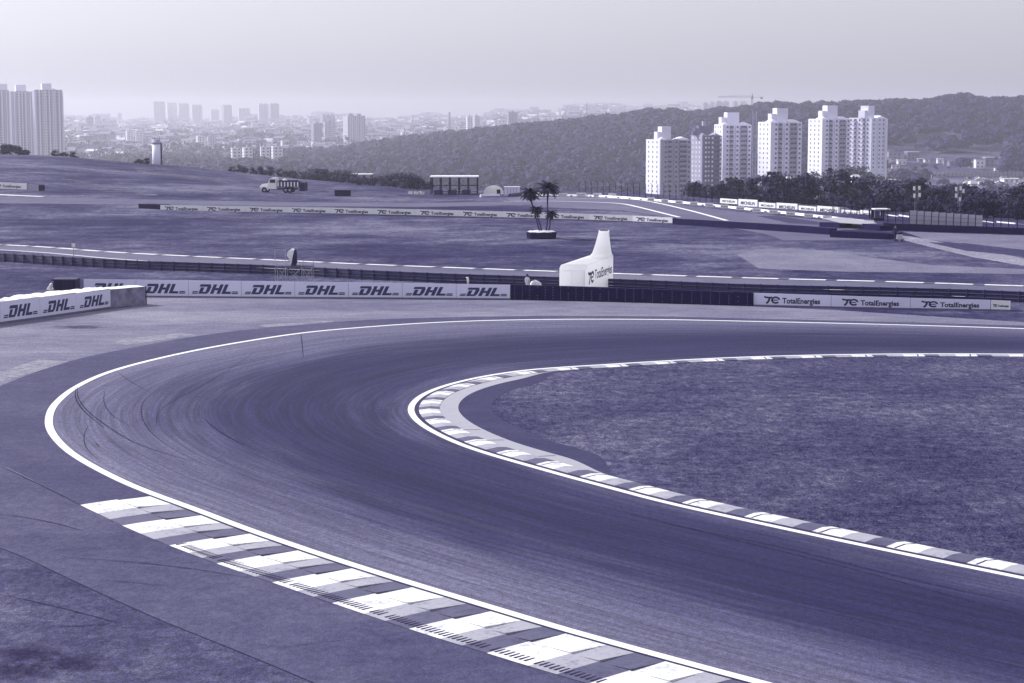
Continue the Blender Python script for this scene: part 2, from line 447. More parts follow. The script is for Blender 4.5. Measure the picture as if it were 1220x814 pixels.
# ------------------------------------------------------------------ ground
def build_ground():
    ts = np.r_[np.linspace(-1.3, -.36, 12)[:-1], np.linspace(-.36, .36, 230), np.linspace(.36, 1.3, 12)[1:]]
    Ys = np.r_[np.linspace(-60, 210, 28), np.arange(214, 480, 4), np.arange(484, 1000, 14), np.arange(1010, 2900, 30), np.arange(2950, 8100, 100), [8500, 9000]]
    X = ts[None, :]*(np.maximum(Ys, 0)[:, None]+np.clip(160-Ys[:, None]*.2, 0, 160)); Y = np.repeat(Ys[:, None], len(ts), 1)
    Z = terr(X, Y)
    # slight undulation away from roads
    nr, nc = X.shape
    V = np.c_[X.ravel(), Y.ravel(), Z.ravel()]
    i = np.arange(nr-1)[:, None]*nc+np.arange(nc-1)[None, :]
    Fq = np.stack([i, i+1, i+nc+1, i+nc], -1).reshape(-1, 4)
    me = bpy.data.meshes.new('ground'); me.from_pydata(V.tolist(), [], Fq.tolist()); me.materials.append(MATS['meadow'])
    me.polygons.foreach_set('use_smooth', [True]*len(me.polygons))
    o = bpy.data.objects.new('ground', me); COL.objects.link(o); struct(o)
build_ground()

# main hairpin
OUT_PX = [(1700, 410), (1400, 399), (1220, 391.9), (1104, 388.3), (996, 385.4), (888, 383.0), (800, 381.2), (720, 380.6), (648, 381), (576, 382.3), (504, 385.3), (432, 390.3), (360, 397),
          (275, 410), (206, 423.5), (137.7, 441), (93, 460), (65.4, 482), (58, 501), (62, 516.6), (79, 535.6), (103, 551.7), (137.7, 570), (172, 585), (238.7, 609.5),
          (291, 629.5), (374.8, 658.5), (460, 686), (575, 721), (686, 754), (850, 799), (903, 813), (1100, 866), (1500, 975)]
INN_PX = [(1700, 431), (1400, 424), (1220, 422.4), (1104, 422), (996, 423), (888, 425.8), (800, 430), (730, 434.3), (640.5, 440), (598, 445.3), (566, 450.9), (534, 458.8),
          (508, 468.4), (493.4, 479), (489.2, 489.7), (497.7, 502.5), (519, 516.3), (555, 532.3), (598, 546), (640.5, 558), (683, 570), (730, 582.4), (797, 600), (940, 631.5), (1080, 661), (1220, 689.5), (1500, 747), (1900, 830)]
OUT = curve_px(OUT_PX); INN = curve_px(INN_PX)
def match():
    q = np.linspace(0, INN.L, int(INN.L/.5)); res = []
    A = OUT.A; prev = 0
    for s in q:
        p = INN.at(s); p2 = INN.at(s, -1.0); d = p2-p
        # intersect ray p + d t with OUT segments
        best = None
        ax = A[:-1, 0]-p.x; ay = A[:-1, 1]-p.y; ex = A[1:, 0]-A[:-1, 0]; ey = A[1:, 1]-A[:-1, 1]
        den = d.x*ey-d.y*ex
        t = (ax*ey-ay*ex)/den; u = (ax*d.y-ay*d.x)/den
        ok = (t > 4) & (t < 40) & (u >= 0) & (u <= 1)
        res.append(OUT.S[np.where(ok)[0][t[ok].argmin()]] if ok.any() else np.nan)
    r = np.array(res); good = ~np.isnan(r); r = np.interp(q, q[good], r[good]); r = np.maximum.accumulate(r)
    k = np.ones(25)/25; pad = np.r_[np.full(12, r[0]), r, np.full(12, r[-1])]; r = np.convolve(pad, k, 'valid')
    return q, r
# sign check: inside of hairpin must be the opposite side of OUT
_s = 1
_q = INN.near(G(489.2, 489.7)); 
if (INN.at(_q, 1.0)-G(600, 489)).length < (INN.at(_q, -1.0)-G(600, 489)).length: pass
else: _s = -1
INS = _s     # INN offset sign that points into the infield
if INS < 0: INN.N *= -1
# OUT: positive offset must point to the outside
_q = OUT.near(G(58, 501))
if (OUT.at(_q, 1.0)-G(0, 501)).length > (OUT.at(_q, -1.0)-G(0, 501)).length: OUT.N *= -1
QI, QO = match()
def build_track():
    mb = MB(); nv = 12; uvs = []
    um = (QI+QO)/2
    for i in range(len(QI)):
        a = INN.at(QI[i]); b_ = OUT.at(QO[i])
        for j in range(nv+1):
            t = j/nv; p = a.lerp(b_, t); mb.v.append((p.x, p.y, .012)); uvs.append((um[i], t))
    for i in range(len(QI)-1):
        for j in range(nv):
            k = i*(nv+1)+j; mb.face([k, k+1, k+nv+2, k+nv+1])
    o = mb.build('racetrack', mat='track')
    ul = o.data.uv_layers.new(name='UVMap')
    for lp in o.data.loops: ul.data[lp.index].uv = uvs[lp.vertex_index]
    struct(o)
build_track()
# big runoff apron under everything on the outside of the corner
struct(sheet('asphalt_runoff', [(-260, 395), (0, 386), (173, 363), (173, 354), (300, 355), (614, 357.5), (760, 360.8), (897, 365), (1000, 370), (1220, 384), (1700, 404), (1700, 431), (1220, 420), (900, 424), (640, 440), (500, 480), (640, 556), (1220, 686), (1900, 830), (1500, 1700), (-900, 1700), (-700, 560)], .004, 'runoff_pale'))
_ob = [(1700, 406), (1220, 388.3), (996, 382.2), (800, 377.6), (648, 376.6), (504, 379), (420, 382.5), (330, 389.5), (241, 399.6), (172, 411.6), (82.6, 430.6), (0, 460), (-60, 490), (-90, 520), (-40, 545), (0, 553), (96, 602.6), (147, 627.5), (198, 649), (255, 671), (321, 693.5), (396, 719.5), (481, 748), (583, 780), (694, 813.5), (800, 845), (1100, 935)]
OBC = curve_px(_ob)
def band_between(name, ca, cb, s0, s1, z, mat):
    mb = MB(); n = int((s1-s0)/.6)
    for i in range(n+1):
        p = ca.at(lerp(s0, s1, i/n)); q = cb.at(cb.near(p)); mb.v += [(p.x, p.y, z), (q.x, q.y, z)]
    for i in range(n): mb.face([2*i, 2*i+1, 2*i+3, 2*i+2])
    return mb.build(name, mat=mat)
struct(band_between('dark_runoff', OUT, OBC, 0, OUT.L, .008, 'runoff_dark'))
# paved apron beside the kerb and rough ground in the corner
sp = [(-90, 520), (0, 553), (96, 602.6), (147, 627.5), (198, 649), (255, 671), (321, 693.5), (396, 719.5), (481, 748), (583, 780), (694, 813.5), (800, 845), (1100, 935), (1400, 1500), (-500, 1500), (-500, 560)]
struct(sheet('apron', sp, .0065, 'apron'))
struct(sheet('rough_ground', [(-350, 540), (0, 653.5), (50, 675), (100, 698.6), (184, 736.7), (289, 779), (370, 813), (700, 960), (900, 1500), (-500, 1500), (-600, 700)], .011, 'rough_ground'))
sm = curve_px([(-200, 585), (0, 653.5), (50, 675), (100, 698.6), (184, 736.7), (289, 779), (370, 813), (520, 880)])
struct(ribbon('pavement_joint', sm, -.03, .03, .0145, 'rubber_mark'))
# painted lines
struct(ribbon('edge_line', OUT, -.17, .17, .017, 'line_white'))
struct(ribbon('edge_line', INN, -.15, .15, .018, 'line_white'))

# ---- exit kerb (outer): saw-tooth blocks in white, light and dark paint
def exit_kerb():
    st = [(96, 602.6), (147, 627.5), (198, 649), (255, 671), (321, 693.5), (396, 719.5), (481, 748), (583, 780), (694, 813.5), (815, 850), (940, 888)]
    P = [G(*p) for p in st]
    par = [OUT.near(p) for p in P]
    w0 = [max(2.2, (OUT.at(s)-p).length) for s, p in zip(par, P)]
    mb = MB(); gv_ = MB()
    def wd(s): return float(np.interp(s, par, w0))
    def q(s, t, h=0): p = OUT.at(s, .30+(wd(s)-.30)*t); return (p.x, p.y, .02+h)
    for k in range(len(par)-1):
        a, b_ = par[k], par[k+1]; L = b_-a
        cuts = [0, .42, .70, 1.0]
        for c in range(3):
            s0, s1 = a+L*cuts[c], a+L*cuts[c+1]; mb.mat(('kerb_white', 'kerb_light', 'kerb_dark')[c])
            n = 3
            for i in range(n):
                u0, u1 = lerp(s0, s1, i/n), lerp(s0, s1, (i+1)/n); h0, h1 = .055*i/n, .055*(i+1)/n
                # inner half: saw tooth rising to the middle seam
                mb.poly([q(u0, 0), q(u1, 0), q(u1, .46, h1), q(u0, .46, h0)])
                # outer half, gentle crown, stripes carried a little out of step
                mb.poly([q(u0, .475, .03), q(u1, .475, .03), q(u1, .8, .02), q(u0, .8, .02)])
                mb.poly([q(u0, .8, .02), q(u1, .8, .02), q(u1, 1.0, 0), q(u0, 1.0, 0)])
                mb.poly([q(u0, .46, h0), q(u1, .46, h1), q(u1, .46, -.01), q(u0, .46, -.01)])
            mb.poly([q(s1, 0), q(s1, .46, .055), q(s1, .46, -.01), q(s1, 0, -.01)])
            mb.mat('groove'); mb.poly([q(s0, .46, -.004), q(s1, .46, -.004), q(s1, .475, -.004), q(s0, .475, -.004)])
        if k >= 1:
            ng = int(L/.17)
            for i in range(ng):
                s = a+L*(i+.5)/ng
                if random.random() < .06: continue
                t0, t1 = (.80, .93) if k > 1 else (.62, .72)
                p0, p1 = Vector(q(s, t0, .022)), Vector(q(s, t1, .022)); d = Vector((p1.y-p0.y, p0.x-p1.x, 0)).normalized()*.032
                gv_.hexa([p0-d-Vector((0, 0, .02)), p0+d-Vector((0, 0, .02)), p1+d-Vector((0, 0, .02)), p1-d-Vector((0, 0, .02)), p0-d, p0+d, p1+d, p1-d])
    o = struct(mb.build('exit_kerb'))
    gv_.build('rumble_grooves', parent=o, mat='groove')
    # strip of drain slots along the white line
    struct(ribbon('drain_strip', OUT, .19, .27, .0185, 'groove', par[0]+2, par[-1]))
exit_kerb()
# ---- inner kerb
def inner_kerb():
    mb = MB(); s0 = INN.near(G(1500, 424)); s1 = INN.L-2
    ref = INN.near(G(852, 601)); nb = INN.near(G(925, 617.5)); per = abs(nb-ref)
    print('inner kerb period', per, 'hairpin width', (INN.at(INN.near(G(489, 489)))-OUT.at(OUT.near(G(58, 501)))).length)
    def col(s):
        f = ((s-ref)/per+.20) % 1.0
        return 'kerb_white' if f < .40 else ('kerb_light' if f < .72 else 'kerb_dark')
    s = s0; st = per/25
    def q(s_, o, h): p = INN.at(s_, o); return (p.x, p.y, h)
    while s < s1:
        mb.mat(col(s+st/2)); e = s+st
        f = ((s-ref)/per+.20) % 1.0
        mb.poly([q(s, .36, .03), q(e, .36, .03), q(e, .85, .085), q(s, .85, .085)])
        mb.poly([q(s, .85, .085), q(e, .85, .085), q(e, 1.30, .05), q(s, 1.30, .05)])
        mb.poly([q(s, .36, .03), q(e, .36, .03), q(e, .36, .01), q(s, .36, .01)])
        mb.poly([q(s, 1.30, .05), q(e, 1.30, .05), q(e, 1.30, 0), q(s, 1.30, 0)])
        s = e
    o = struct(mb.build('inner_kerb'))
    # joints between cast sections
    jb = MB(); s = ref-per*.13
    k = -40
    while k < 40:
        u = ref+per*(k+.9)
        if s0 < u < s1:
            w_ = .045
            jb.poly([q(u-w_, .37, .034), q(u+w_, .37, .034), q(u+w_*1.6, .85, .089), q(u-w_*.2, .85, .089)])
            jb.poly([q(u-w_*.2, .85, .089), q(u+w_*1.6, .85, .089), q(u+w_*3, 1.29, .055), q(u+w_, 1.29, .055)])
        k += 1
    jb.build('kerb_joint', parent=o, mat='groove')
    struct(ribbon('kerb_gap', INN, .15, .36, .0155, 'groove', s0, s1))
    # pale concrete strip and dark strip behind the kerb at the apex
    a0 = INN.near(G(703, 575)); a1 = INN.near(G(650, 439)); mid = INN.near(G(489, 489))
    lo, hi = min(a0, a1), max(a0, a1)
    def w1(s): t = min((s-lo), (hi-s)); return 1.32+.85*float(sst(t/5.0))
    def w2(s): t = min((s-lo+1.2), (hi+1.2-s)); return w1(min(max(s, lo), hi))+.02+1.5*float(sst(t/7.0))
    struct(ribbon('concrete_strip', INN, 1.30, w1, .03, 'concrete_pale', lo, hi, .3))
    struct(ribbon('asphalt_strip', INN, lambda s: w1(min(max(s, lo), hi))-.02, w2, .022, 'dark_asphalt', lo-1.2, hi+1.2, .3))
    for px in ((565, 512), (597, 524), (652, 545)):
        p = G(*px); s = INN.near(p)
        MBj = MB().poly([q(s-.03, 1.3, .035), q(s+.05, 1.3, .035), q(s+.3, 2.0, .035), q(s+.2, 2.0, .035)])
        struct(MBj.build('concrete_joint', mat='groove'))
inner_kerb()
# infield grass inside the hairpin
def infield():
    s0, s1 = INN.near(G(1690, 431)), INN.L-1
    n = 240; P = [INN.at(lerp(s0, s1, i/n), 1.28) for i in range(n+1)]
    bm = bmesh.new(); f = bm.faces.new([bm.verts.new((p.x, p.y, .008+.0)) for p in P])
    me = bpy.data.meshes.new('infield'); bmesh.ops.triangulate(bm, faces=[f]); bm.to_mesh(me); bm.free(); me.materials.append(MATS['infield_grass'])
    for v in me.vertices: v.co.z = .016
    o = bpy.data.objects.new('infield_lawn', me); COL.objects.link(o); struct(o)
    # blades
    rng = np.random.RandomState(3); N = 190000
    poly = np.array([(p.x, p.y) for p in P])
    a, b_ = poly.min(0), poly.max(0); a[1] = max(a[1], 50); b_[0] = min(b_[0], 36)
    q = a+(b_-a)*rng.rand(N*3, 2)
    q = q[rng.rand(len(q)) < np.clip((70/q[:, 1])**2, .2, 1)]
    inside = np.zeros(len(q), bool); j = len(poly)-1
    for i in range(len(poly)):
        xi, yi = poly[i]; xj, yj = poly[j]
        c = ((yi > q[:, 1]) != (yj > q[:, 1])) & (q[:, 0] < (xj-xi)*(q[:, 1]-yi)/(yj-yi+1e-12)+xi)
        inside ^= c; j = i
    lo_, hi_ = INN.near(G(715, 580)), INN.near(G(640, 440))
    lo_, hi_ = min(lo_, hi_), max(lo_, hi_)
    ii = [k for k in np.arange(len(INN.S)) if lo_ < INN.S[k] < hi_]
    q = q[inside]
    near = np.min(np.hypot(q[:, None, 0]-INN.A[ii][None, ::4, 0], q[:, None, 1]-INN.A[ii][None, ::4, 1]), 1)
    q = q[near > 3.75][:N]
    m_ = len(q); h = .008+.03*rng.rand(m_)**2; th = rng.rand(m_)*math.pi; ww = .012+.02*rng.rand(m_); le = (rng.rand(m_, 2)-.5)*.22
    V = np.zeros((m_, 3, 3)); 
    V[:, 0] = np.c_[q[:, 0]-np.cos(th)*ww, q[:, 1]-np.sin(th)*ww, np.full(m_, .01)]
    V[:, 1] = np.c_[q[:, 0]+np.cos(th)*ww, q[:, 1]+np.sin(th)*ww, np.full(m_, .01)]
    V[:, 2] = np.c_[q[:, 0]+le[:, 0], q[:, 1]+le[:, 1], .016+h]
    me = bpy.data.meshes.new('grass'); me.from_pydata(V.reshape(-1, 3).tolist(), [], np.arange(m_*3).reshape(-1, 3).tolist()); me.materials.append(MATS['grass_blades'])
    o = bpy.data.objects.new('grass', me); COL.objects.link(o); tag(o, 'short rough grass covering the infield inside the hairpin', 'grass', kind='stuff')
infield()

# patches, marks
for px in ([(135, 408), (150, 403.5), (215, 397), (232, 398.5), (190, 406), (150, 411)], [(-10, 447), (45, 428.5), (82, 431), (40, 444), (-10, 458)],
           [(305, 388), (330, 386), (395, 382), (400, 383.5), (350, 388), (320, 390)]):
    struct(sheet('faded_patch', px, .0105, 'faded_paint'))
blob(95, 389.8, 42, 3.2, .0105)
def mark(pts, w_, mat='rubber_mark', z=.0215):
    c = curve_px(pts, .4)
    struct(ribbon('tyre_mark', c, lambda s: -w_*(.35+.65*math.sin(math.pi*min(1, max(0, s/c.L)))), lambda s: w_*(.35+.65*math.sin(math.pi*min(1, max(0, s/c.L)))), z, mat, step=.3))
def c2(*p): return [(x/2.905, 360+y/2.905) for x, y in p]
zz = .020
for pts, w_, mt in [
    (c2((268, 295), (270, 330), (300, 375), (370, 430), (470, 490), (620, 540), (760, 575)), .05, 'rubber_mark_soft'),
    (c2((262, 300), (262, 335), (292, 380), (360, 437)), .04, 'rubber_mark'),
    (c2((362, 310), (360, 350), (390, 395), (450, 430)), .03, 'rubber_mark_soft'),
    (c2((560, 295), (500, 340), (490, 390), (520, 450), (600, 510), (700, 560)), .03, 'rubber_mark_soft'),
    (c2((400, 238), (450, 275), (520, 315)), .025, 'rubber_mark'),
    (c2((305, 430), (290, 465), (300, 510), (340, 545)), .03, 'rubber_mark_soft'),
    (c2((700, 400), (760, 450), (850, 500)), .05, 'rubber_mark_soft'),
    (c2((1042, 110), (1050, 195)), .03, 'rubber_mark'),
    (c2((0, 570), (120, 625), (280, 705)), .03, 'rubber_mark'),
    (c2((330, 488), (345, 505)), .03, 'rubber_mark'),
    (c2((350, 290), (385, 289)), .04, 'rubber_mark'),
    (c2((880, 175), (800, 230), (700, 290), (560, 370), (540, 430)), .025, 'rubber_mark_soft'),
    ([(0, 613), (30, 617), (70, 625), (100, 634)], .03, 'rubber_mark'),
    ([(75, 665), (140, 669), (220, 677), (300, 690)], .03, 'rubber_mark'),
    ([(8, 711), (60, 722), (110, 735), (145, 744)], .035, 'rubber_mark'),
    ([(62, 747), (95, 750), (130, 744)], .035, 'rubber_mark'),
    ([(120, 692), (160, 695), (200, 699)], .03, 'rubber_mark_soft'),
    ([(330, 773), (370, 768), (420, 763)], .02, 'rubber_mark_soft'),
    ([(800, 626), (940, 655), (1080, 690), (1220, 722)], .05, 'rubber_mark_soft'),
    ([(700, 600), (860, 640), (1020, 680), (1220, 735)], .04, 'rubber_mark_soft'),
    ([(600, 375), (640, 373), (680, 371)], .04, 'rubber_mark_soft'),
]:
    zz += .0006; mark(pts, w_, mt, zz)
for a_ in ((30, 779, 48, 13), (85, 791, 55, 14), (20, 800, 60, 12)): blob(*a_)

# ------------------------------------------------------------------ second track behind the hairpin
F2 = curve_px([(-300, 282), (0, 292.5), (141.6, 302), (327.5, 311), (447, 316.5), (614, 322.8), (730, 327), (880, 332), (1066, 337), (1220, 342), (1500, 350)], 1.0)
N2 = curve_px([(-300, 287), (0, 298), (147.5, 309.5), (324.6, 320), (447, 325), (553, 330.3), (730, 335.3), (880, 340.5), (1116, 351.4), (1220, 360), (1500, 375)], 1.0)
struct(band_between('second_racetrack', F2, N2, 0, F2.L, .010, 'second_asphalt'))
sgn = 1 if F2.at(50, 1).y > F2.at(50).y else -1
def dashed_kerb(name, cv, o0, o1, z, on, off, s0=0, s1=None):
    mb = MB(); s = s0; s1 = s1 or cv.L; i = 0
    while s < s1:
        mb.mat('kerb_white' if i % 2 == 0 else 'kerb_dark'); L = (on if i % 2 == 0 else off); k = 3
        for j in range(k):
            a = cv.at(s+L*j/k, o0); b_ = cv.at(s+L*(j+1)/k, o0); c = cv.at(s+L*(j+1)/k, o1); d = cv.at(s+L*j/k, o1)
            mb.poly([(p.x, p.y, z+tz(p.x, p.y)) for p in (a, b_, c, d)])
        s += L; i += 1
    return struct(mb.build(name))
dashed_kerb('track_kerb', F2, 0, .85*sgn, .05, 3.0, .9)
struct(ribbon('edge_line', N2, -.15, .2, .016, 'line_white'))
# far track
FT = Curve([onT(x, y) for x, y in [(-200, 236), (0, 238.5), (150, 240.5), (300, 242.5), (450, 244), (580, 243), (680, 241.5), (745, 245), (800, 251), (860, 259), (930, 270), (985, 279), (1010, 287)]], 2)
struct(ribbon('far_racetrack', FT, -7, 6, .02, 'far_asphalt', follow=True))
struct(sheet('far_paddock', [(600, 234), (660, 232.5), (740, 235), (800, 241), (860, 249), (930, 256), (1040, 268), (1042, 274), (985, 272), (900, 266.5), (802, 260), (740, 250), (640, 245)], .045, 'far_asphalt', follow=True))
struct(sheet('resurfaced_patch', [(902, 256.5), (926, 256), (975, 264), (976, 268), (940, 266)], .06, 'dark_asphalt', follow=True))
for pts in ([(600, 240.5), (651, 240), (730, 242.2), (760, 247.3), (809, 259.5)], [(640, 236.3), (730, 236.7), (774, 240.8), (820, 251), (866, 263.6)]):
    struct(ribbon('edge_line', Curve([onT(*p) for p in pts], 2), -.3, .3, .07, 'line_white', follow=True))
LK = Curve([onT(x, y) for x, y in [(-120, 229), (0, 232.8), (25, 233.8), (50, 235)]], 2)
struct(ribbon('far_kerb', LK, -.6, .8, .06, 'kerb_white', follow=True))
# pale worn areas on the meadows
struct(sheet('dry_grass_patch', [(878, 303.6), (901, 297), (945, 296.5), (990, 299), (1043, 308), (1110, 316), (1220, 321), (1400, 327), (1400, 332), (1220, 327), (1100, 325), (1007, 324), (904, 320)], .012, 'dry_patch'))
struct(sheet('service_road', [(1072, 281), (1085, 282), (1140, 292), (1220, 308), (1400, 340), (1400, 352), (1220, 317), (1160, 307), (1110, 295), (1078, 287)], .018, 'dirt'))
struct(sheet('sand_area', [(1075, 276), (1220, 281), (1400, 290), (1400, 312), (1220, 300), (1150, 291), (1105, 286)], .014, 'dry_grass'))
struct(sheet('dark_bank', [(1105, 289), (1150, 290), (1220, 298), (1400, 312), (1400, 325), (1220, 306), (1150, 299)], .02, 'dark_bank'))
for px in [[(250, 257), (275, 254.5), (300, 258), (345, 263), (340, 265.5), (290, 262), (252, 262)], [(70, 226), (100, 229), (180, 236), (190, 239), (130, 237.5), (80, 233)], [(160, 212), (230, 216), (300, 222), (340, 226), (300, 225), (220, 221), (165, 217)],
           [(425, 240), (460, 240), (485, 243.5), (440, 242.5)], [(360, 222), (430, 228), (520, 234), (600, 236), (600, 238), (500, 236), (400, 230)], [(20, 196), (70, 200), (140, 205), (180, 209), (120, 209), (60, 205)]]:
    struct(sheet('worn_grass_patch', px, .03, 'worn_grass', follow=True))

# ------------------------------------------------------------------ lettering
def place_letters(mb, letters, org, ux, uz, nrm, sx=1, sz=1):
    vs_, fs_ = letters; k = len(mb.v)
    for v in vs_: mb.v.append(tuple(org+ux*(v[0]*sx)+uz*(v[1]*sz)+nrm))
    for f in fs_: mb.face([k+i for i in f])
def stroke(pts, w_, closed=False):
    P = [Vector((p[0], p[1])) for p in pts]; n = len(P); v = []; f = []
    for i in range(n):
        a = P[(i-1) % n] if closed or i else P[0]; c = P[(i+1) % n] if closed or i < n-1 else P[-1]
        d = (c-a).normalized(); nn = Vector((-d.y, d.x))*w_/2; v += [tuple(P[i]+nn), tuple(P[i]-nn)]
    for i in range(n if closed else n-1):
        j = (i+1) % n; f.append([2*i, 2*i+1, 2*j+1, 2*j])
    return v, f
def merge(*ls):
    V = []; Fs = []
    for v, f in ls: k = len(V); V += [tuple(p)[:2] for p in v]; Fs += [[k+i for i in q] for q in f]
    return V, Fs
def quad(*p): return list(p), [list(range(len(p)))]
def shear(l, s, sx=1): return [(x*sx+y*s, y) for x, y in l[0]], l[1]
COURIER = shear(merge(
    quad((0, .74), (1.52, .74), (1.36, 1), (0.02, 1)), quad((.22, 0), (.68, 0), (.68, .67), (.22, .67)), quad((.69, 0), (1.3, 0), (1.5, .2), (.69, .2)), quad((1.05, .205), (1.5, .205), (1.54, .735), (1.05, .735)),
    quad((1.72, 0), (2.16, 0), (2.16, 1), (1.72, 1)), quad((2.56, 0), (3.0, 0), (3.0, 1), (2.56, 1)), quad((2.165, .38), (2.555, .38), (2.555, .62), (2.165, .62)),
    quad((3.18, 0), (4.35, 0), (4.35, .24), (3.18, .24)), quad((3.18, .245), (3.62, .245), (3.62, 1), (3.18, 1)),
    quad((-.62, 0), (.1, 0), (.1, .11), (-.62, .11)), quad((-.62, .16), (.1, .16), (.1, .27), (-.62, .27)),
    quad((4.48, 0), (5.3, 0), (5.3, .11), (4.48, .11)), quad((4.48, .16), (5.2, .16), (5.2, .27), (4.48, .27))), .42, .78)
_mn = min(v[0] for v in COURIER[0]); COURIER = ([(x-_mn, y) for x, y in COURIER[0]], COURIER[1]); CW = max(v[0] for v in COURIER[0])
_ring = [(1.35+.38*math.cos(t)*1.15, .5+.36*math.sin(t)) for t in np.linspace(.1, 2*math.pi-.75, 22)]
TE = merge(stroke([(0, .93), (.18, .84), (.42, .8), (.7, .80), (.95, .84)], .21), stroke([(.62, .71), (.56, .45), (.42, .2), (.25, .06)], .23), stroke(_ring, .21), stroke([(1.02, .48), (1.3, .50), (1.60, .50)], .13))
def energy(size=1.0, off=.03):
    tv, tf = text_mesh('TotalEnergies', 1.0, 0, off)
    return merge(TE, ([(x*.80+2.15, y*.95+.13) for x, y, *_ in tv], tf))   # about 7 wide, 1 high
ENERGY = energy()
EW = max(v[0] for v in ENERGY[0])
_tv = text_mesh('MICHELIN', 1.0, .15, .03); TYRE = ([v[:2] for v in _tv[0]], _tv[1]); TYW = max(v[0] for v in TYRE[0])

# ------------------------------------------------------------------ banner barriers
def face_frame(a, b_):
    ux = (b_-a).normalized(); uz = Vector((0, 0, 1)); nrm = ux.cross(uz)     # towards the camera when a is left of b
    return ux, uz, nrm
def banner_barrier(name, pts, hs_, panels, letters, lw, label, group=None, depth=1.1, fill=.55, mat='banner_grey', ink='ink', letscale=None, zb=.0, skirt=True, cover=True, rot_rows=True):
    """pts: ground points left to right; hs_: height at each; panels: count"""
    org = pts[0].copy()
    root = empty(name, org, 0, label, 'barrier', group)
    L = [0]; 
    for a, b_ in zip(pts, pts[1:]): L.append(L[-1]+(b_-a).length)
    def at(s):
        s = min(max(s, 0), L[-1]-1e-6)
        for i in range(len(L)-1):
            if s <= L[i+1]: t = (s-L[i])/(L[i+1]-L[i]); return pts[i].lerp(pts[i+1], t)-org, lerp(hs_[i], hs_[i+1], t)
    n = panels; core = MB().mat('rubber'); top = MB()
    # tyre core behind the boards
    for k in range(n):
        a, ha = at(L[-1]*k/n); b_, hb = at(L[-1]*(k+1)/n); ux, uz, nr = face_frame(a, b_); back = -nr
        i0, i1 = a+back*.06, b_+back*.06; o0, o1 = a+back*depth, b_+back*depth
        core.hexa([i0, i1, o1, o0, i0+uz*(ha-.06), i1+uz*(hb-.06), o1+uz*(ha-.1), o0+uz*(hb-.1)])
        p = MB().mat(mat); g = ux*.012
        p.hexa([a+g, b_-g, b_-g+back*.04, a+g+back*.04, a+g+uz*ha, b_-g+uz*hb, b_-g+back*.04+uz*hb, a+g+back*.04+uz*ha])
        po = p.build('banner_panel', root)
        if letters:
            lt = MB().mat(ink); w_ = (b_-a).length*fill; sc = w_/lw; hh = (ha+hb)/2
            sz = sc if letscale is None else hh*letscale
            og = a+(b_-a)*((1-fill)/2)+uz*((hh-sz)/2+.0)+(uz*0)
            sl_ = (b_-a+uz*0).normalized()
            place_letters(lt, letters, og, sl_, uz, nr*.012, sc, sz)
            lt.build('lettering', po)
        if skirt:
            sk = MB().mat('seam'); sk.hexa([a+nr*.01, b_+nr*.01, b_+nr*.004, a+nr*.004, a+nr*.01+uz*.1, b_+nr*.01+uz*.1, b_+nr*.004+uz*.1, a+nr*.004+uz*.1]); sk.build('skirt', po)
        if cover:
            m_ = 9
            for j in range(m_):
                u0, u1 = a.lerp(b_, j/m_), a.lerp(b_, (j+1)/m_); k0 = len(top.v)
                for u in (u0, u1):
                    for d in (0, .35, .7, depth+.03):
                        r_ = mnoise.noise(Vector((u.x+org.x, u.y+org.y, d*2))*1.9)*.16+.03
                        top.v.append(tuple(u+back*d+uz*(ha+(.045+r_ if d > 0 else .008))))
                for q in range(3): top.face([k0+q, k0+4+q, k0+5+q, k0+1+q])
    core.build('tyre_core', root)
    if cover: top.build('top_cover', root, mat='cover_white')
    return root
def tyre_rows(root, a, b_, h, depth, mat='rubber'):
    "two rows of stacked tyres as a backing"
    ux = (b_-a).normalized(); nr = ux.cross(Vector((0, 0, 1))); n = int((b_-a).length/.62); mb = MB().mat(mat)
    for i in range(n):
        c = a+ux*(.31+.62*i)-nr*.35
        for k in range(int(h/.21)):
            z = .105+.21*k
            mb.tube([c+Vector((0, 0, z-.095)), c+Vector((0, 0, z-.05)), c+Vector((0, 0, z+.05)), c+Vector((0, 0, z+.095))], [.25, .31, .31, .25], 10)
    return mb.build('tyre_stack', root)
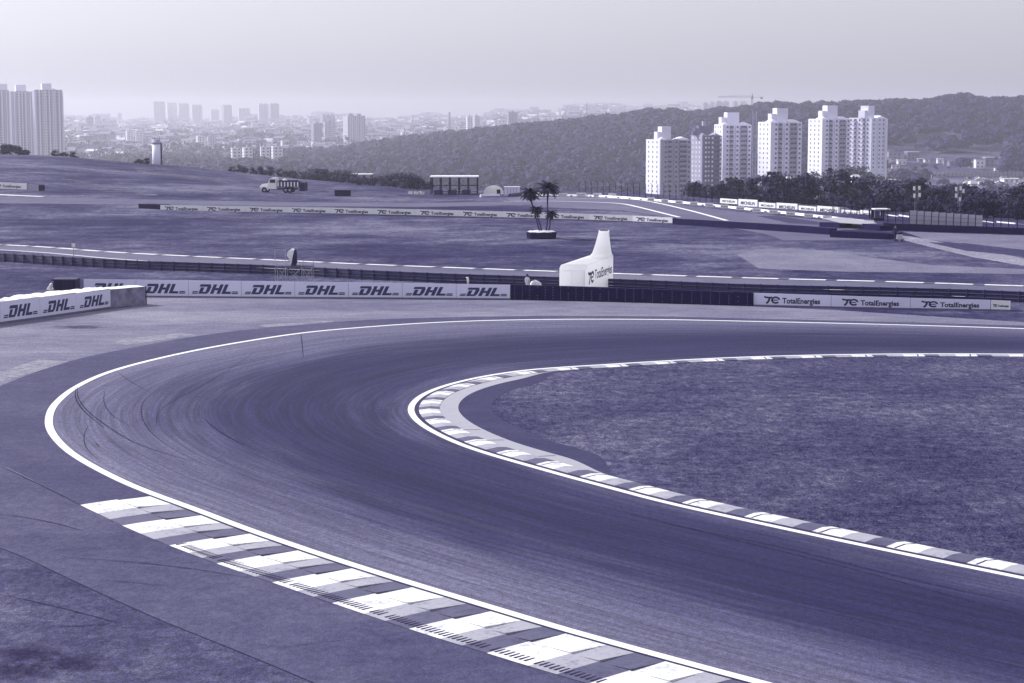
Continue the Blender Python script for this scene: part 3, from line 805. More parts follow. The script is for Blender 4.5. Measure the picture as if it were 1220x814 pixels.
# left slanted barrier
sl0 = G(-46, 392.5); sl1 = G(0, 385.6); sl2 = G(46, 379.3); sl3 = G(92, 372.8); sl4 = G(132, 366.8)
banner_barrier('tyre_barrier', [sl0, sl1, sl2, sl3, sl4], [1.40, 1.40, 1.38, 1.33, 1.28], 4, COURIER, CW, 'slanted tyre barrier at the left edge with courier boards and bright rumpled top', None, 1.5, .86, letscale=.56)
def end_block():
    a, b_ = G(132.3, 366.8), G(173, 363); root = empty('barrier_end', a, 0, 'mottled tarpaulin covered block closing the right end of the slanted courier barrier', 'barrier')
    o = a.copy(); a, b_ = a-o, b_-o; ux, uz, nr = face_frame(a, b_); h = 1.27; m = MB().mat('tarp_mottled')
    n = 8; D_ = 1.5
    for i in range(n):
        u0, u1 = a.lerp(b_, i/n), a.lerp(b_, (i+1)/n); j0 = mnoise.noise(Vector((i*.7, 0, 0)))*.06; j1 = mnoise.noise(Vector(((i+1)*.7, 0, 0)))*.06
        m.poly([u0, u1, u1+uz*.6+nr*j1, u0+uz*.6+nr*j0]); m.poly([u0+uz*.6+nr*j0, u1+uz*.6+nr*j1, u1+uz*h, u0+uz*h])
    m.poly([b_, b_-nr*D_, b_-nr*D_+uz*h, b_+uz*h]); m.poly([a, a+uz*h, a-nr*D_+uz*h, a-nr*D_]); m.poly([a-nr*D_, a-nr*D_+uz*h, b_-nr*D_+uz*h, b_-nr*D_])
    m.build('tarpaulin', root)
    t = MB().mat('cover_white')
    for i in range(n):
        u0, u1 = a.lerp(b_, i/n), a.lerp(b_, (i+1)/n); k0 = len(t.v)
        for u in (u0, u1):
            for d in (-.01, .4, .8, D_+.02):
                t.v.append(tuple(u-nr*d+uz*(h+.02+(mnoise.noise(Vector((u.x, d*2, 3))*1.7)*.08+.05 if 0 < d < D_ else 0))))
        for q in range(3): t.face([k0+q, k0+4+q, k0+5+q, k0+1+q])
    t.build('top_cover', root)
    MB().mat('paint_dark').box(-.04, .04, -.04, .04, 0, 1.3).build('end_post', root).location = b_+nr*.05+ux*.05
end_block()
# long centre barrier
cp = [G(100, 353.2), G(292.5, 355), G(450, 355.9), G(608, 357.0)]
banner_barrier('tyre_barrier', cp, [1.28, 1.25, 1.17, 1.08], 8, COURIER, CW, 'long straight tyre barrier behind the hairpin with pale courier boards', None, 1.0, .88, letscale=.56, cover=False)
# dark belt wall
def belt_wall(name, pts, hts, label, dots=True, depth=.9, mat='belt', group=None):
    org = pts[0].copy(); root = empty(name, org, 0, label, 'barrier', group); uz = Vector((0, 0, 1)); m = MB().mat(mat); dm = MB().mat('steel_pale'); tp = MB().mat('rubber')
    for i in range(len(pts)-1):
        a, b_ = pts[i]-org, pts[i+1]-org; ux, _, nr = face_frame(a, b_); n = max(1, int((b_-a).length/1.1))
        for k in range(n):
            u0, u1 = a.lerp(b_, k/n), a.lerp(b_, (k+1)/n); h0, h1 = lerp(hts[i], hts[i+1], k/n), lerp(hts[i], hts[i+1], (k+1)/n)
            g = ux*.01; w0 = mnoise.noise(Vector((k*1.7, i, 0)))*.03
            m.hexa([u0+g, u1-g, u1-g-nr*.05, u0+g-nr*.05, u0+g+uz*(h0+w0), u1-g+uz*(h1+w0), u1-g-nr*.05+uz*(h1+w0), u0+g-nr*.05+uz*(h0+w0)])
            tp.hexa([u0-nr*.06, u1-nr*.06, u1-nr*depth, u0-nr*depth, u0-nr*.06+uz*(h0-.05), u1-nr*.06+uz*(h1-.05), u1-nr*depth+uz*(h1-.05), u0-nr*depth+uz*(h0-.05)])
            if dots:
                for s in (.25, .75):
                    c = u0.lerp(u1, s)+nr*.006
                    for q in range(5):
                        z = .14+q*(h0-.25)/4; r_ = .016
                        if random.random() < .15: continue
                        dm.hexa([c-ux*r_+uz*(z-r_), c+ux*r_+uz*(z-r_), c+ux*r_-nr*.02+uz*(z-r_), c-ux*r_-nr*.02+uz*(z-r_), c-ux*r_+uz*(z+r_), c+ux*r_+uz*(z+r_), c+ux*r_-nr*.02+uz*(z+r_), c-ux*r_-nr*.02+uz*(z+r_)])
    m.build('conveyor_belt', root); tp.build('tyre_core', root)
    if dots: tag(dm.build('bolt', root), kind='stuff')
    return root
belt_wall('tyre_wall', [G(608.6, 357.1), G(700, 359), G(760, 360.7), G(830, 362.8), G(896, 365)], [1.08, 1.03, 1.0, .97, .95], 'low black belt faced tyre wall with rows of bolts between the courier and energy boards')
rp = [G(897.5, 364.6), G(990, 367), G(1090, 369), G(1176, 370.5), G(1205, 371)]
banner_barrier('tyre_barrier', [G(897.5, 364.6), G(1000, 367.0), G(1100, 369), G(1180, 370.2)], [.93, .86, .78, .73], 3, ENERGY, EW, 'pale tyre barrier at the right with three large energy company boards', None, .9, .72, 'banner_grey', 'ink_dark', letscale=.62, cover=False)
banner_barrier('tyre_barrier', [G(1180.3, 370.2), G(1204, 370.8)], [.73, .70], 1, ENERGY, EW, 'narrow last energy board at the right end of its barrier', None, .9, .8, 'banner_white', 'ink_dark', letscale=.3, cover=False)
# guardrail
def guardrail():
    px = [(-150, 303), (0, 312), (153, 321), (327, 327.5), (447, 334), (550, 338.5), (640, 341.5), (730, 344.5), (895, 351.5), (1000, 354), (1140, 357.5), (1220, 361), (1400, 368)]
    cv = curve_px(px, 1.0)
    if cv.at(40, 1).y < cv.at(40).y: cv.N *= -1
    org = cv.at(0); root = empty('guardrail', org, 0, 'long steel guardrail with dark rails running along the near edge of the second track', 'guardrail')
    n = int(cv.L/1.0)
    for k, z0 in enumerate((.03, .29, .55)):
        m = MB().mat('steel_dark')
        prof = [(0, 0), (-.03, .05), (0, .12), (-.03, .19), (0, .245)]
        for i in range(n+1):
            for d, h in prof:
                p = cv.at(cv.L*i/n, d)-org; m.v.append((p.x, p.y, z0+h))
        for i in range(n):
            for j in range(len(prof)-1):
                q = i*len(prof)+j; m.face([q, q+len(prof), q+len(prof)+1, q+1])
        m.build('rail', root)
    cap = MB().mat('steel_dark')
    for i in range(n+1):
        for d in (-.02, .03): p = cv.at(cv.L*i/n, d)-org; cap.v.append((p.x, p.y, .805))
    for i in range(n): cap.face([2*i, 2*i+1, 2*i+3, 2*i+2])
    cap.build('top_edge', root)
    np_ = 96; pm = MB().mat('steel_dark'); pm.box(-.04, .04, -.1, .0, 0, .84); first = pm.build('post', root)
    for i in range(np_):
        s = cv.L*(i+.5)/np_; p = cv.at(s, -.04)-org
        o = first if i == 0 else first.copy()
        if i: COL.objects.link(o)
        o.parent = root; o.location = (p.x, p.y, 0)
guardrail()
# middle energy barrier
mp = [G(191, 252), G(280, 253.2), G(400, 255.2), G(500, 257.3), G(620, 260.3), G(740, 263.9), G(801, 266.8)]
banner_barrier('tyre_barrier', mp, [.88, .86, .86, .86, .84, .80, .76], 12, ENERGY, EW, 'very long low barrier across the meadow with twelve repeated energy company boards', None, .8, .78, 'banner_white', 'ink_dark', letscale=.64, cover=False)
belt_wall('tyre_stack', [G(165, 251), G(190.5, 251.8)], [.95, .92], 'dark tyre block at the left end of the meadow energy boards', False, 2.2)
belt_wall('tyre_wall', [G(801.5, 267.3), G(870, 272), G(953, 277.5), G(988, 280)], [.70, .76, .80, .75], 'dark unmarked tyre wall continuing right from the meadow energy boards', False, 1.2)
belt_wall('tyre_pad', [G(988.5, 283), G(1058.5, 286)], [.75, .70], 'black tyre pad with pale top lying left of the walking person', False, 3.4)
belt_wall('tyre_block', [G(976, 270.6), G(1000, 272.3)], [.6, .55], 'short dark tyre block behind the black pad', False, 2)
belt_wall('tyre_block', [G(1027, 273.5), G(1047.5, 275.2)], [.7, .65], 'dark tyre block at the foot of the marshal hut', False, 2)
struct(sheet('concrete_pad', [(978, 266), (1000, 264.8), (1040, 270), (1047, 274), (1028, 273.5), (1001, 272)], .62, 'concrete_pale'))
# left upper barrier
la, lb = onT(-60, 223.5), onT(32, 227)
banner_barrier('tyre_barrier', [la, lb], [1.15, 1.1], 2, ENERGY, EW, 'white energy board on the hillside at the far left', None, .8, .7, 'banner_white', 'ink_dark', letscale=.5, cover=False)
belt_wall('tyre_block', [onT(32.6, 227), onT(46, 227.8)], [1.0, .95], 'grey block at the right end of the hillside energy board', False, 1.5, 'tower_grey')
# small dark objects
def bin_box(name, px0, px1, y, h, label, depth=1.5):
    a, b_ = onT(px0, y), onT(px1, y); root = empty(name, a, math.atan2((b_-a).y, (b_-a).x), label, 'container'); L = (b_-a).length
    m = MB().mat('paint_dark').box(0, L, 0, depth, 0.05, h); m.build('body', root)
    r = MB().mat('wall_dark')
    for i in range(6): x = L*(i+.5)/6; r.box(x-.05, x+.05, -.04, -.003, .05, h)
    r.build('rib', root); MB().mat('steel_dark').box(-.04, L+.04, -.06, depth+.04, h+.003, h+.08).build('rim', root)
bin_box('skip', 399, 418, 234.2, .95, 'small dark skip standing alone on the hillside right of the truck')
bin_box('container', 62, 90, 345.5, .74, 'black box standing behind the slanted courier barrier', 1.6)

# ------------------------------------------------------------------ white advertising structure
def ad_tower():
    o = G(666.4, 350.5); o.z = 0
    root = empty('advertising_inflatable', o, 0, 'white wedge shaped advertising inflatable with a tall curved fin behind the belt wall', 'inflatable')
    px = F/o.y; W_ = 30/px; d = Vector((2.42, 5.2, 0)); 
    def P(x, y, z): return Vector((x, y, z))
    A = P(0, 0, 0); B = P(W_, .0, 0); C = B+d; D_ = A+d
    h0, h1 = 2.18, 2.52
    m = MB().mat('white_fabric')
    ch = .42
    A1, B1 = A+P(0, 0, h0), B+P(0, 0, h0-.02); C1, D1 = C+P(0, 0, h1), D_+P(0, 0, h1)
    Af, Bf = A+P(.35, 0, h0-ch), B+P(-.0, 0, h0-ch)
    # front panel with chamfered upper edge
    m.poly([A, B, Bf, Af, A+P(0, 0, h0-.25)])
    At = A1+d*.05; Bt = B1+d*.10
    m.poly([Af, Bf, Bt, At]); m.poly([A+P(0, 0, h0-.25), Af, At])
    m.poly([B, C, C1, Bt, Bf])          # right side
    m.poly([D_, A, A+P(0, 0, h0-.25), At, D1]); m.poly([C, D_, D1, C1])
    m.poly([At, Bt, C1, D1])
    m.build('body', root)
    # fin: lofted sections
    f = MB().mat('white_fabric'); n = 9; rows = []
    for i in range(n+1):
        t = i/n; z = lerp(h1-.02, 4.42, t)
        lx = lerp(D1.x-.05, D1.x+1.02*.72, t**.65) ; rx = lerp(C1.x-.01, C1.x-.34, t**.5)
        fy = lerp(D1.y-1.9, D1.y-.35, t**.5); by = D1.y-.02
        lx0 = lx
        rows.append([P(lx0, fy, z), P(rx-.25*(1-t), fy, z), P(rx, by, z), P(lx0+.1, by, z)])
    k = len(f.v)
    for r_ in rows: f.v += [tuple(q) for q in r_]
    for i in range(n):
        for j in range(4): j2 = (j+1) % 4; f.face([k+4*i+j, k+4*i+j2, k+4*i+4+j2, k+4*i+4+j], False)
    # concave top
    tl, tr, br, bl = rows[-1]
    c0 = tl.lerp(tr, .5)-P(0, 0, .0); f.poly([tl, tr, br, bl])
    for (a, b_) in ((tl, tl.lerp(tr, .22)), (tr, tr.lerp(tl, .22))):
        f.poly([a, b_, a+P(0, 0, .13)]); 
    f.build('fin', root)
    # lettering on the right side
    ux = (C-B).normalized(); nr = ux.cross(P(0, 0, 1)); 
    lt = MB().mat('ink'); L = (C-B).length
    up = P(0, 0, 1); sh = (ux+P(0, 0, .07)).normalized()
    tev = ([(x, y) for x, y in TE[0]], TE[1]); place_letters(lt, tev, B+ux*(L*.12)+up*.62, sh, up, nr*.015, L*.11, 1.0)
    tt = text_mesh('TotalEnergies', 1.0, 0, .02); wmax = max(v[0] for v in tt[0])
    place_letters(lt, tt, B+ux*(L*.35)+up*.98, sh, up, nr*.015, L*.60/wmax, 1.0)
    lt.build('lettering', root)
    # faint print on the roof
    rt = MB().mat('banner_grey'); e = (C1-Bt).normalized(); w3 = (At-Bt).normalized(); n3 = Vector((0, 0, .03))
    place_letters(rt, tt, At+(Bt-At)*.35+e*1.0, e, (At-Bt).normalized(), n3, 3.0/wmax, .5); rt.mat('ink'); rt.build('roof_lettering', root, mat='ink')
    # seams on front, plus bars added to mark edges the even light hides
    s = MB().mat('banner_grey')
    for x in (.5, .98): s.hexa([P(W_*x-.012, -.008, 0), P(W_*x+.012, -.008, 0), P(W_*x+.012, -.002, 0), P(W_*x-.012, -.002, 0)]+[P(W_*x-.012, -.008, 1.7), P(W_*x+.012, -.008, 1.7), P(W_*x+.012, -.002, 1.7), P(W_*x-.012, -.002, 1.7)])
    for a, b_ in ((B, Bf), (Af, Bf), (Bf, Bt), (Bt, C1), (At, Bt)): s.bar(a+P(.0, -.004, 0), b_+P(.0, -.004, .0), .014)
    s.build('seam', root)
ad_tower()

# ------------------------------------------------------------------ palms in planter
def palms():
    c = G(645, 284.0); 
    root = empty('planter', c, 0, 'round dark tyre planter full of pale soil holding four palms', 'planter')
    m = MB().mat('rubber'); n = 12; R0, R1 = 1.50, 1.60
    k = len(m.v)
    prof = [(R0*.98, 0), (R1, .08), (R1*1.01, .32), (R1*1.04, .62), (R1*.98, .72), (R1*.85, .72), (R1*.84, .5)]
    for r_, z in prof:
        for j in range(n*2): t = 2*math.pi*j/(n*2); q = 1+.02*(j % 2); m.v.append((r_*math.cos(t)*q, r_*math.sin(t)*q, z+.02*math.sin(j*2.1)))
    for i in range(len(prof)-1):
        for j in range(n*2): j2 = (j+1) % (n*2); m.face([k+i*n*2+j, k+i*n*2+j2, k+(i+1)*n*2+j2, k+(i+1)*n*2+j])
    m.build('tub', root)
    s = MB().mat('soil_dry'); s.v.append((0, 0, .86))
    for r_ in (.7, 1.34, 1.58):
        for j in range(24): t = 2*math.pi*j/24; s.v.append((r_*math.cos(t), r_*math.sin(t), (.84 if r_ < 1 else .78 if r_ < 1.5 else .70)+random.uniform(-.03, .04)))
    for j in range(24): s.face([0, 1+j, 1+(j+1) % 24])
    for q in range(2):
        for j in range(24): a = 1+q*24+j; b_ = 1+q*24+(j+1) % 24; s.face([a, a+24, b_+24, b_])
    s.build('soil', root)
    px = F/c.y
    for (bx, tx, ty, cr, lab) in ((643, 631.8, 228.5, 1.45, 'tall palm leaning left above the planter'), (650.6, 653.4, 222.5, 1.6, 'tallest straight palm rising from the planter'),
                                  (645.5, 639.3, 248.5, .95, 'short palm below the left leaning palm'), (653, 656.8, 253.5, .9, 'shortest palm at the right of the planter')):
        base = c+Vector(((bx-645)/px, random.uniform(-.3, .3), .76)); H = (273.5-ty)/px; dx = (tx-bx)/px
        rt = empty('palm_tree', base, 0, lab, 'palm tree', 'palms growing in the round planter')
        pts = [(dx*(t**.8)+.05*math.sin(6*t), 0, H*t) for t in np.linspace(0, 1, 9)]
        MB().mat('bark').tube(pts, [.09, .085, .08, .07, .07, .07, .09, .12, .10], 8).build('trunk', rt)
        if dx < -.5: MB().mat('palm_leaf').tube([(pts[-1][0]+.02, 0, H*.80), (pts[-1][0], 0, H*.88), (pts[-1][0], 0, H*.99)], [.1, .19, .13], 8).build('old_leaf_sheath', rt)
        nf = 32 if cr > 1 else 24
        for q in range(nf):
            fr = MB().mat('palm_leaf'); az = q*2.399+random.uniform(-.2, .2); el = lerp(1.25, -.15, (q/nf)**.8)+random.uniform(-.1, .1); L = cr*random.uniform(.85, 1.1)
            p = Vector((0, 0, 0)); spine = [p.copy()]; e = el
            for i in range(9): 
                p = p+Vector((math.cos(az)*math.cos(e), math.sin(az)*math.cos(e), math.sin(e)))*L/9; spine.append(p.copy()); e -= .15
            for i in range(1, 10):
                t = i/9; d = (spine[i]-spine[i-1]).normalized(); side = d.cross(Vector((0, 0, 1))).normalized(); ll = L*.33*math.sin(math.pi*min(1, t*.85+.12))+.03
                for sg in (-1, 1):
                    for hh in (0, .5):
                        b0 = spine[i-1].lerp(spine[i], hh); tip = b0+side*sg*ll*.8+d*ll*.55-Vector((0, 0, ll*.35+.02)); w_ = d*.06
                        fr.poly([b0-w_, b0+w_, tip])
            fr.tube(spine, [.018]*9+[.006], 3)
            fr.build('frond', rt, loc=(pts[-1][0], 0, H))
palms()

# ------------------------------------------------------------------ scaffold with wrapped camera
def scaffold():
    D_ = 150.0; o = AY(350, 341, D_); o.z = 0; px = F/D_
    root = empty('scaffold', o, 0, 'small pale tube scaffold platform behind the courier boards', 'scaffold')
    def X(x): return (x-350)/px
    def Z(y): return CAMH-(y-HOR)/F*D_
    zt = Z(317); yb = 1.3
    st = MB().mat('steel_pale'); xs = [328, 340.3, 360, 372]
    for x in xs:
        for y in (0, yb): MB().mat('steel_pale').bar((X(x), y, 0), (X(x), y, zt+(1.35 if x < 341 and y == 0 else .35)), .03).build('standard', root)
    led = MB().mat('steel_pale')
    for y in (0, yb):
        for z in (.25, .75, zt-.03): led.bar((X(328), y, z), (X(372), y, z), .02)
        for a, b_ in zip(xs, xs[1:]): led.bar((X(a), y, .25), (X(b_), y, zt-.03), .016); led.bar((X(b_), y, .25), (X(a), y, zt-.03), .016)
    led.bar((X(328), 0, zt+1.33), (X(340.3), 0, zt+1.25), .025); led.bar((X(360), 0, zt+.33), (X(372), 0, zt+.33), .02)
    for x in xs: led.bar((X(x), 0, zt-.03), (X(x), yb, zt-.03), .02)
    led.build('brace', root)
    MB().mat('wood_dark').box(X(327.6), X(372.4), -.05, yb+.05, zt+.003, zt+.05).build('deck', root)
    # wrapped camera
    cr = empty('wrapped_camera', o+Vector((X(347.5), .5, zt+.053)), 0, 'camera on a tripod wrapped in pale and dark sheets on the scaffold', 'camera')
    def wrap(name, mat, x0, x1, seed):
        m = MB().mat(mat); n = 10
        prof = [(0, .30), (.3, .34), (.75, .30), (1.05, .24), (1.22, .12), (1.26, .02)]
        k = 0
        for z, r_ in prof:
            for j in range(n):
                t = 2*math.pi*j/n; rr = r_*(1+.16*mnoise.noise(Vector((math.cos(t)*2, z*3, seed)))); m.v.append((x0+(x1-x0)*z+rr*math.cos(t)*.8, rr*math.sin(t), z))
        for i in range(len(prof)-1):
            for j in range(n): j2 = (j+1) % n; m.face([i*n+j, i*n+j2, (i+1)*n+j2, (i+1)*n+j])
        m.face(list(range((len(prof)-1)*n, len(prof)*n))); m.build(name, cr)
    wrap('dark_sheet', 'cloth_dark', .12, .2, 1); 
    w2 = MB().mat('cover_white'); 
    pts = [(-.05, -.34, .05), (-.2, -.33, .55), (-.38, -.28, .8), (-.3, -.2, 1.12), (0, -.12, 1.32), (.2, -.2, 1.25), (.1, -.34, .8), (.03, -.36, .4)]
    w2.poly([Vector(p) for p in pts]); w2.poly([Vector((p[0]*1.0, p[1]+.5, p[2])) for p in pts[::-1]])
    n = len(pts)
    for i in range(n): a, b_ = Vector(pts[i]), Vector(pts[(i+1) % n]); w2.poly([b_, a, a+Vector((0, .5, 0)), b_+Vector((0, .5, 0))])
    w2.build('pale_sheet', cr)
    MB().mat('cloth_white').tube([(.42, -.1, 0), (.44, -.1, .12), (.4, -.1, .2)], [.1, .12, .04], 7).build('weight_bag', cr)
scaffold()
def post(name, x, ytop, ybot, label, cat, flagm='paint_white', w_=.03):
    p = onT(x, ybot); Y = p.y; H = (ybot-ytop)/F*Y; root = empty(name, p, 0, label, cat)
    MB().mat('steel').tube([(0, 0, 0), (0, 0, H)], w_, 6).build('pole', root)
    return root, H
r_, H = post('marker_post', 88, 290, 306.5, 'thin pole with small white board beside the second track at left', 'post')
MB().mat('paint_white').box(-.16, .16, -.05, -.03, H-.35, H).build('board', r_)
r_, H = post('marker_post', 557, 331.5, 342, 'small white bent marker standing behind the last courier board', 'post')
MB().mat('paint_white').tube([(-.1, -.05, H*.99), (.0, -.06, H), (.05, -.06, H*.7), (.03, -.06, H*.1)], [.05, .09, .09, .06], 6).build('sleeve', r_)

# ------------------------------------------------------------------ people
def person(loc, rz, label, legs='walk', top='cloth_white', low='cloth_dark', arms=None, H=1.74):
    root = empty('person', loc, rz, label, 'person'); s = H/1.74
    J = dict(pel=(0, 0, .93), ch=(0, -.01, 1.32), nk=(0, -.01, 1.48), hd0=(0, -.02, 1.55), hd1=(0, -.02, 1.70))
    a = .28 if legs == 'walk' else .03
    if legs == 'crouch': J = dict(pel=(0, 0, .42), ch=(0, -.28, .78), nk=(0, -.36, .92), hd0=(0, -.39, .99), hd1=(0, -.42, 1.13))
    V = [J['pel'], J['ch'], J['nk'], J['hd0'], J['hd1']]; Rr = [.15, .16, .06, .085, .09]; E = [(0, 1), (1, 2), (2, 3), (3, 4)]
    for sx in (-1, 1):
        k = len(V); sw = a*sx
        if legs == 'crouch': leg = [(.12*sx, -.02, .40), (.17*sx, -.40, .46), (.15*sx, -.18, .09), (.15*sx, -.34, .04)]
        else: leg = [(.10*sx, 0, .88), (.10*sx, -.04+sw*.45, .49), (.10*sx, sw, .09), (.10*sx, sw-.17, .04)]
        V += leg; Rr += [.095, .065, .045, .038]; E += [(0, k), (k, k+1), (k+1, k+2), (k+2, k+3)]
        k = len(V); cx, cyy, cz = J['ch']
        arm = [(.20*sx, cyy, cz+.08), (.25*sx, cyy+(-sw*.2), cz-.20), (.24*sx, cyy-sw*.6-.12, cz-.42), (.24*sx, cyy-sw*.7-.17, cz-.50)]
        V += arm; Rr += [.065, .048, .036, .034]; E += [(1, k), (k, k+1), (k+1, k+2), (k+2, k+3)]
    me = bpy.data.meshes.new('body'); me.from_pydata([tuple(c*s for c in v) for v in V], E, [])
    for m_ in ('skin', top, low): me.materials.append(MATS[m_])
    ob = bpy.data.objects.new('body', me); COL.objects.link(ob)
    md = ob.modifiers.new('skin', 'SKIN'); sk = me.skin_vertices[0].data
    for i, r__ in enumerate(Rr): sk[i].radius = (r__*s, r__*s*.8 if i in (0, 1) else r__*s)
    sk[0].use_root = True
    sb = ob.modifiers.new('sub', 'SUBSURF'); sb.levels = 2; sb.render_levels = 2
    dg = bpy.context.evaluated_depsgraph_get(); dg.update()
    m2 = bpy.data.meshes.new_from_object(ob.evaluated_get(dg)); bpy.data.objects.remove(ob)
    m2.materials.clear()
    for m_ in ('skin', top, low): m2.materials.append(MATS[m_])
    pz, nz = J['pel'][2]*s, J['nk'][2]*s
    for p in m2.polygons:
        c = p.center; arm_end = abs(c.x) > .19*s and c.z < (J['ch'][2]-.36)*s and c.z > .55*s
        p.material_index = 0 if (c.z > nz or arm_end) else (1 if c.z > pz-.02 else 2); p.use_smooth = True
    b_ = bpy.data.objects.new('body', m2); COL.objects.link(b_); b_.parent = root
    hx, hy, hz = [c*s for c in J['hd1']]
    MB().mat('cloth_dark').tube([(hx, hy+.02, hz-.03), (hx, hy+.01, hz+.05), (hx, hy, hz+.105)], [.098, .092, .03], 10).build('hair', root)
    return root
person(G(1066.5, 288.2), R(200), 'person in dark clothes walking beside a small pale cart on the service road', 'walk', 'cloth_dark')
def cart():
    root = empty('handcart', G(1071.5, 288.3), 0, 'small pale handcart beside the walking person', 'cart')
    MB().mat('steel_pale').box(-.3, .3, -.25, .25, .3, .75).build('tray', root)
    for sx in (-.27, .27):
        MB().mat('rubber').tube([(sx-.03, 0, .18), (sx+.03, 0, .18)], .18, 12).build('wheel', root)
    MB().mat('steel').bar((-.25, .25, .7), (-.5, .3, 1.0), .02).build('handle', root)
cart()
person(Vector((G(628.5, 351).x, 147.5, 0)), R(20), 'marshal in white overalls half hidden behind the black belt wall', 'stand', 'cloth_white', 'cloth_white', H=1.2)
def sacks():
    c = Vector((G(638, 351).x, 147.3, 0)); 
    m = MB().mat('cloth_white'); rings = [(0, .36), (.3, .42), (.6, .36), (.74, .22), (.80, .05)]; n = 12
    for z, r_ in rings:
        for j in range(n): t = 2*math.pi*j/n; q = r_*(1+.15*math.sin(3*t+z*4)); m.v.append((q*1.15*math.cos(t), q*.7*math.sin(t), z+.03*math.sin(5*t)))
    for i in range(len(rings)-1):
        for j in range(n): j2 = (j+1) % n; m.face([i*n+j, i*n+j2, (i+1)*n+j2, (i+1)*n+j], True)
    m.face(list(range((len(rings)-1)*n, len(rings)*n)))
    tag(m.build('cloth_heap', loc=c), 'rounded white cloth heap behind the black belt wall next to the marshal', 'cloth')
sacks()
person(Vector((G(57, 352).x, G(57, 352).y, 0)), R(90), 'crouching person in pale clothes at the left of the black box', 'crouch', 'cloth_white', 'cloth_dark')

# ------------------------------------------------------------------ truck
def truck():
    a = onT(312, 229.2, 900); px = F/a.y
    root = empty('truck', onT(333, 229.8, 900), R(-7), 'old white bonnet truck with a stake sided cargo bed on the far hillside', 'truck')
    # local: x along length (front at -x), metres
    def wheel(x, y, name='wheel'):
        t = MB().mat('rubber').tube([(0, -.14, 0), (0, -.11, 0), (0, .11, 0), (0, .14, 0)], [.40, .48, .48, .40], 16).build(name, root, loc=(x, y, .48))
        MB().mat('steel').tube([(0, -.15, 0), (0, .15, 0)], .22, 10).build('rim', t)
    for x in (-2.35,): wheel(x, -.9); wheel(x, .9)
    for x in (1.3, 2.0): wheel(x, -.85); wheel(x, .85)
    h = MB().mat('paint_white'); prof = [(-3.15, .75), (-3.1, 1.25), (-2.8, 1.48), (-1.75, 1.62), (-1.75, .75)]
    k = len(h.v)
    for y in (-.6, .6): h.v += [(x, y, z) for x, z in prof]
    n = len(prof); h.face(list(range(k, k+n))); h.face(list(range(k+2*n-1, k+n-1, -1)))
    for i in range(n): j = (i+1) % n; h.face([k+j, k+i, k+n+i, k+n+j])
    h.build('bonnet', root)
    for y in (-.9, .9):
        f = MB().mat('paint_white'); pr = [(-2.35+.66*math.cos(t), .5+.66*math.sin(t)) for t in np.linspace(math.pi*1.02, -.05, 10)]; pi_ = [(-2.35+.5*math.cos(t), .48+.5*math.sin(t)) for t in np.linspace(math.pi*1.02, -.05, 10)]
        for i in range(9):
            a0, a1, b0, b1 = pr[i], pr[i+1], pi_[i], pi_[i+1]
            f.hexa([(b0[0], y-.22, b0[1]), (b1[0], y-.22, b1[1]), (b1[0], y+.22, b1[1]), (b0[0], y+.22, b0[1]), (a0[0], y-.22, a0[1]), (a1[0], y-.22, a1[1]), (a1[0], y+.22, a1[1]), (a0[0], y+.22, a0[1])])
        f.build('fender', root)
        MB().mat('steel_pale').tube([(-3.1, y*.75, 1.0), (-3.22, y*.75, 1.0)], [.14, .12], 10).build('headlight', root)
    MB().mat('steel').box(-3.35, -3.22, -.95, .95, .45, .65).build('bumper', root)
    c = MB().mat('paint_white'); pc = [(-1.74, .65), (-1.74, 1.64), (-1.5, 2.35), (-1.2, 2.5), (-.35, 2.5), (-.25, .65)]; k = 0
    for y in (-.85, .85): c.v += [(x, y, z) for x, z in pc]
    n = len(pc); c.face(list(range(n))); c.face(list(range(2*n-1, n-1, -1)))
    for i in range(n): j = (i+1) % n; c.face([j, i, n+i, n+j])
    c.build('cab', root)
    for y in (-.857, .857): MB().mat('glass_dark').box(-1.45, -.5, y-.004, y+.004, 1.68, 2.25).build('side_window', root)
    MB().mat('glass_dark').hexa([(-1.745, -.7, 1.72), (-1.745, .7, 1.72), (-1.735, .7, 1.72), (-1.735, -.7, 1.72), (-1.545, -.7, 2.28), (-1.545, .7, 2.28), (-1.52, .7, 2.28), (-1.52, -.7, 2.28)]).build('windscreen', root)
    MB().mat('paint_dark').box(-1.7, 3.2, -.35, .35, .55, .8).build('chassis', root)
    MB().mat('wood_dark').box(-.1, 3.55, -1.1, 1.1, .95, 1.08).build('bed_floor', root)
    for y in (-1.12, 1.12):
        s = MB().mat('wood_dark')
        for z in (1.12, 1.78): s.box(-.1, 3.55, y-.03, y+.03, z, z+.14)
        s.build('bed_rail', root)
        b2 = MB().mat('paint_white')
        for i in range(7): x = .05+i*.56; b2.box(x-.09, x+.12, y-.05 if y < 0 else y+.031, y-.031 if y < 0 else y+.05, 1.09, 1.85)
        b2.build('stake', root)
        s = MB().mat('wood_dark').box(-.08, 3.5, y-.02, y+.02, 1.262, 1.775); s.build('bed_side', root)
    MB().mat('wood_dark').box(3.552, 3.60, -1.1, 1.1, .9, 1.9).build('tailgate', root)
    ld = MB().mat('cloth_dark'); 
    for i in range(6): ld.tube([(.2+i*.55, -.6, 1.85), (.2+i*.55, .6, 1.95)], .26, 7)
    tag(ld.build('tyre_load', root))
    MB().mat('cover_white').tube([(.7, -.5, 2.12), (1.1, -.5, 2.2), (1.5, -.5, 2.12)], [.1, .22, .12], 8).build('pale_bundle', root)
    MB().mat('paint_dark').box(3.7, 4.6, -1.1, 1.1, .35, 1.75).build('rear_crate', root)
truck()

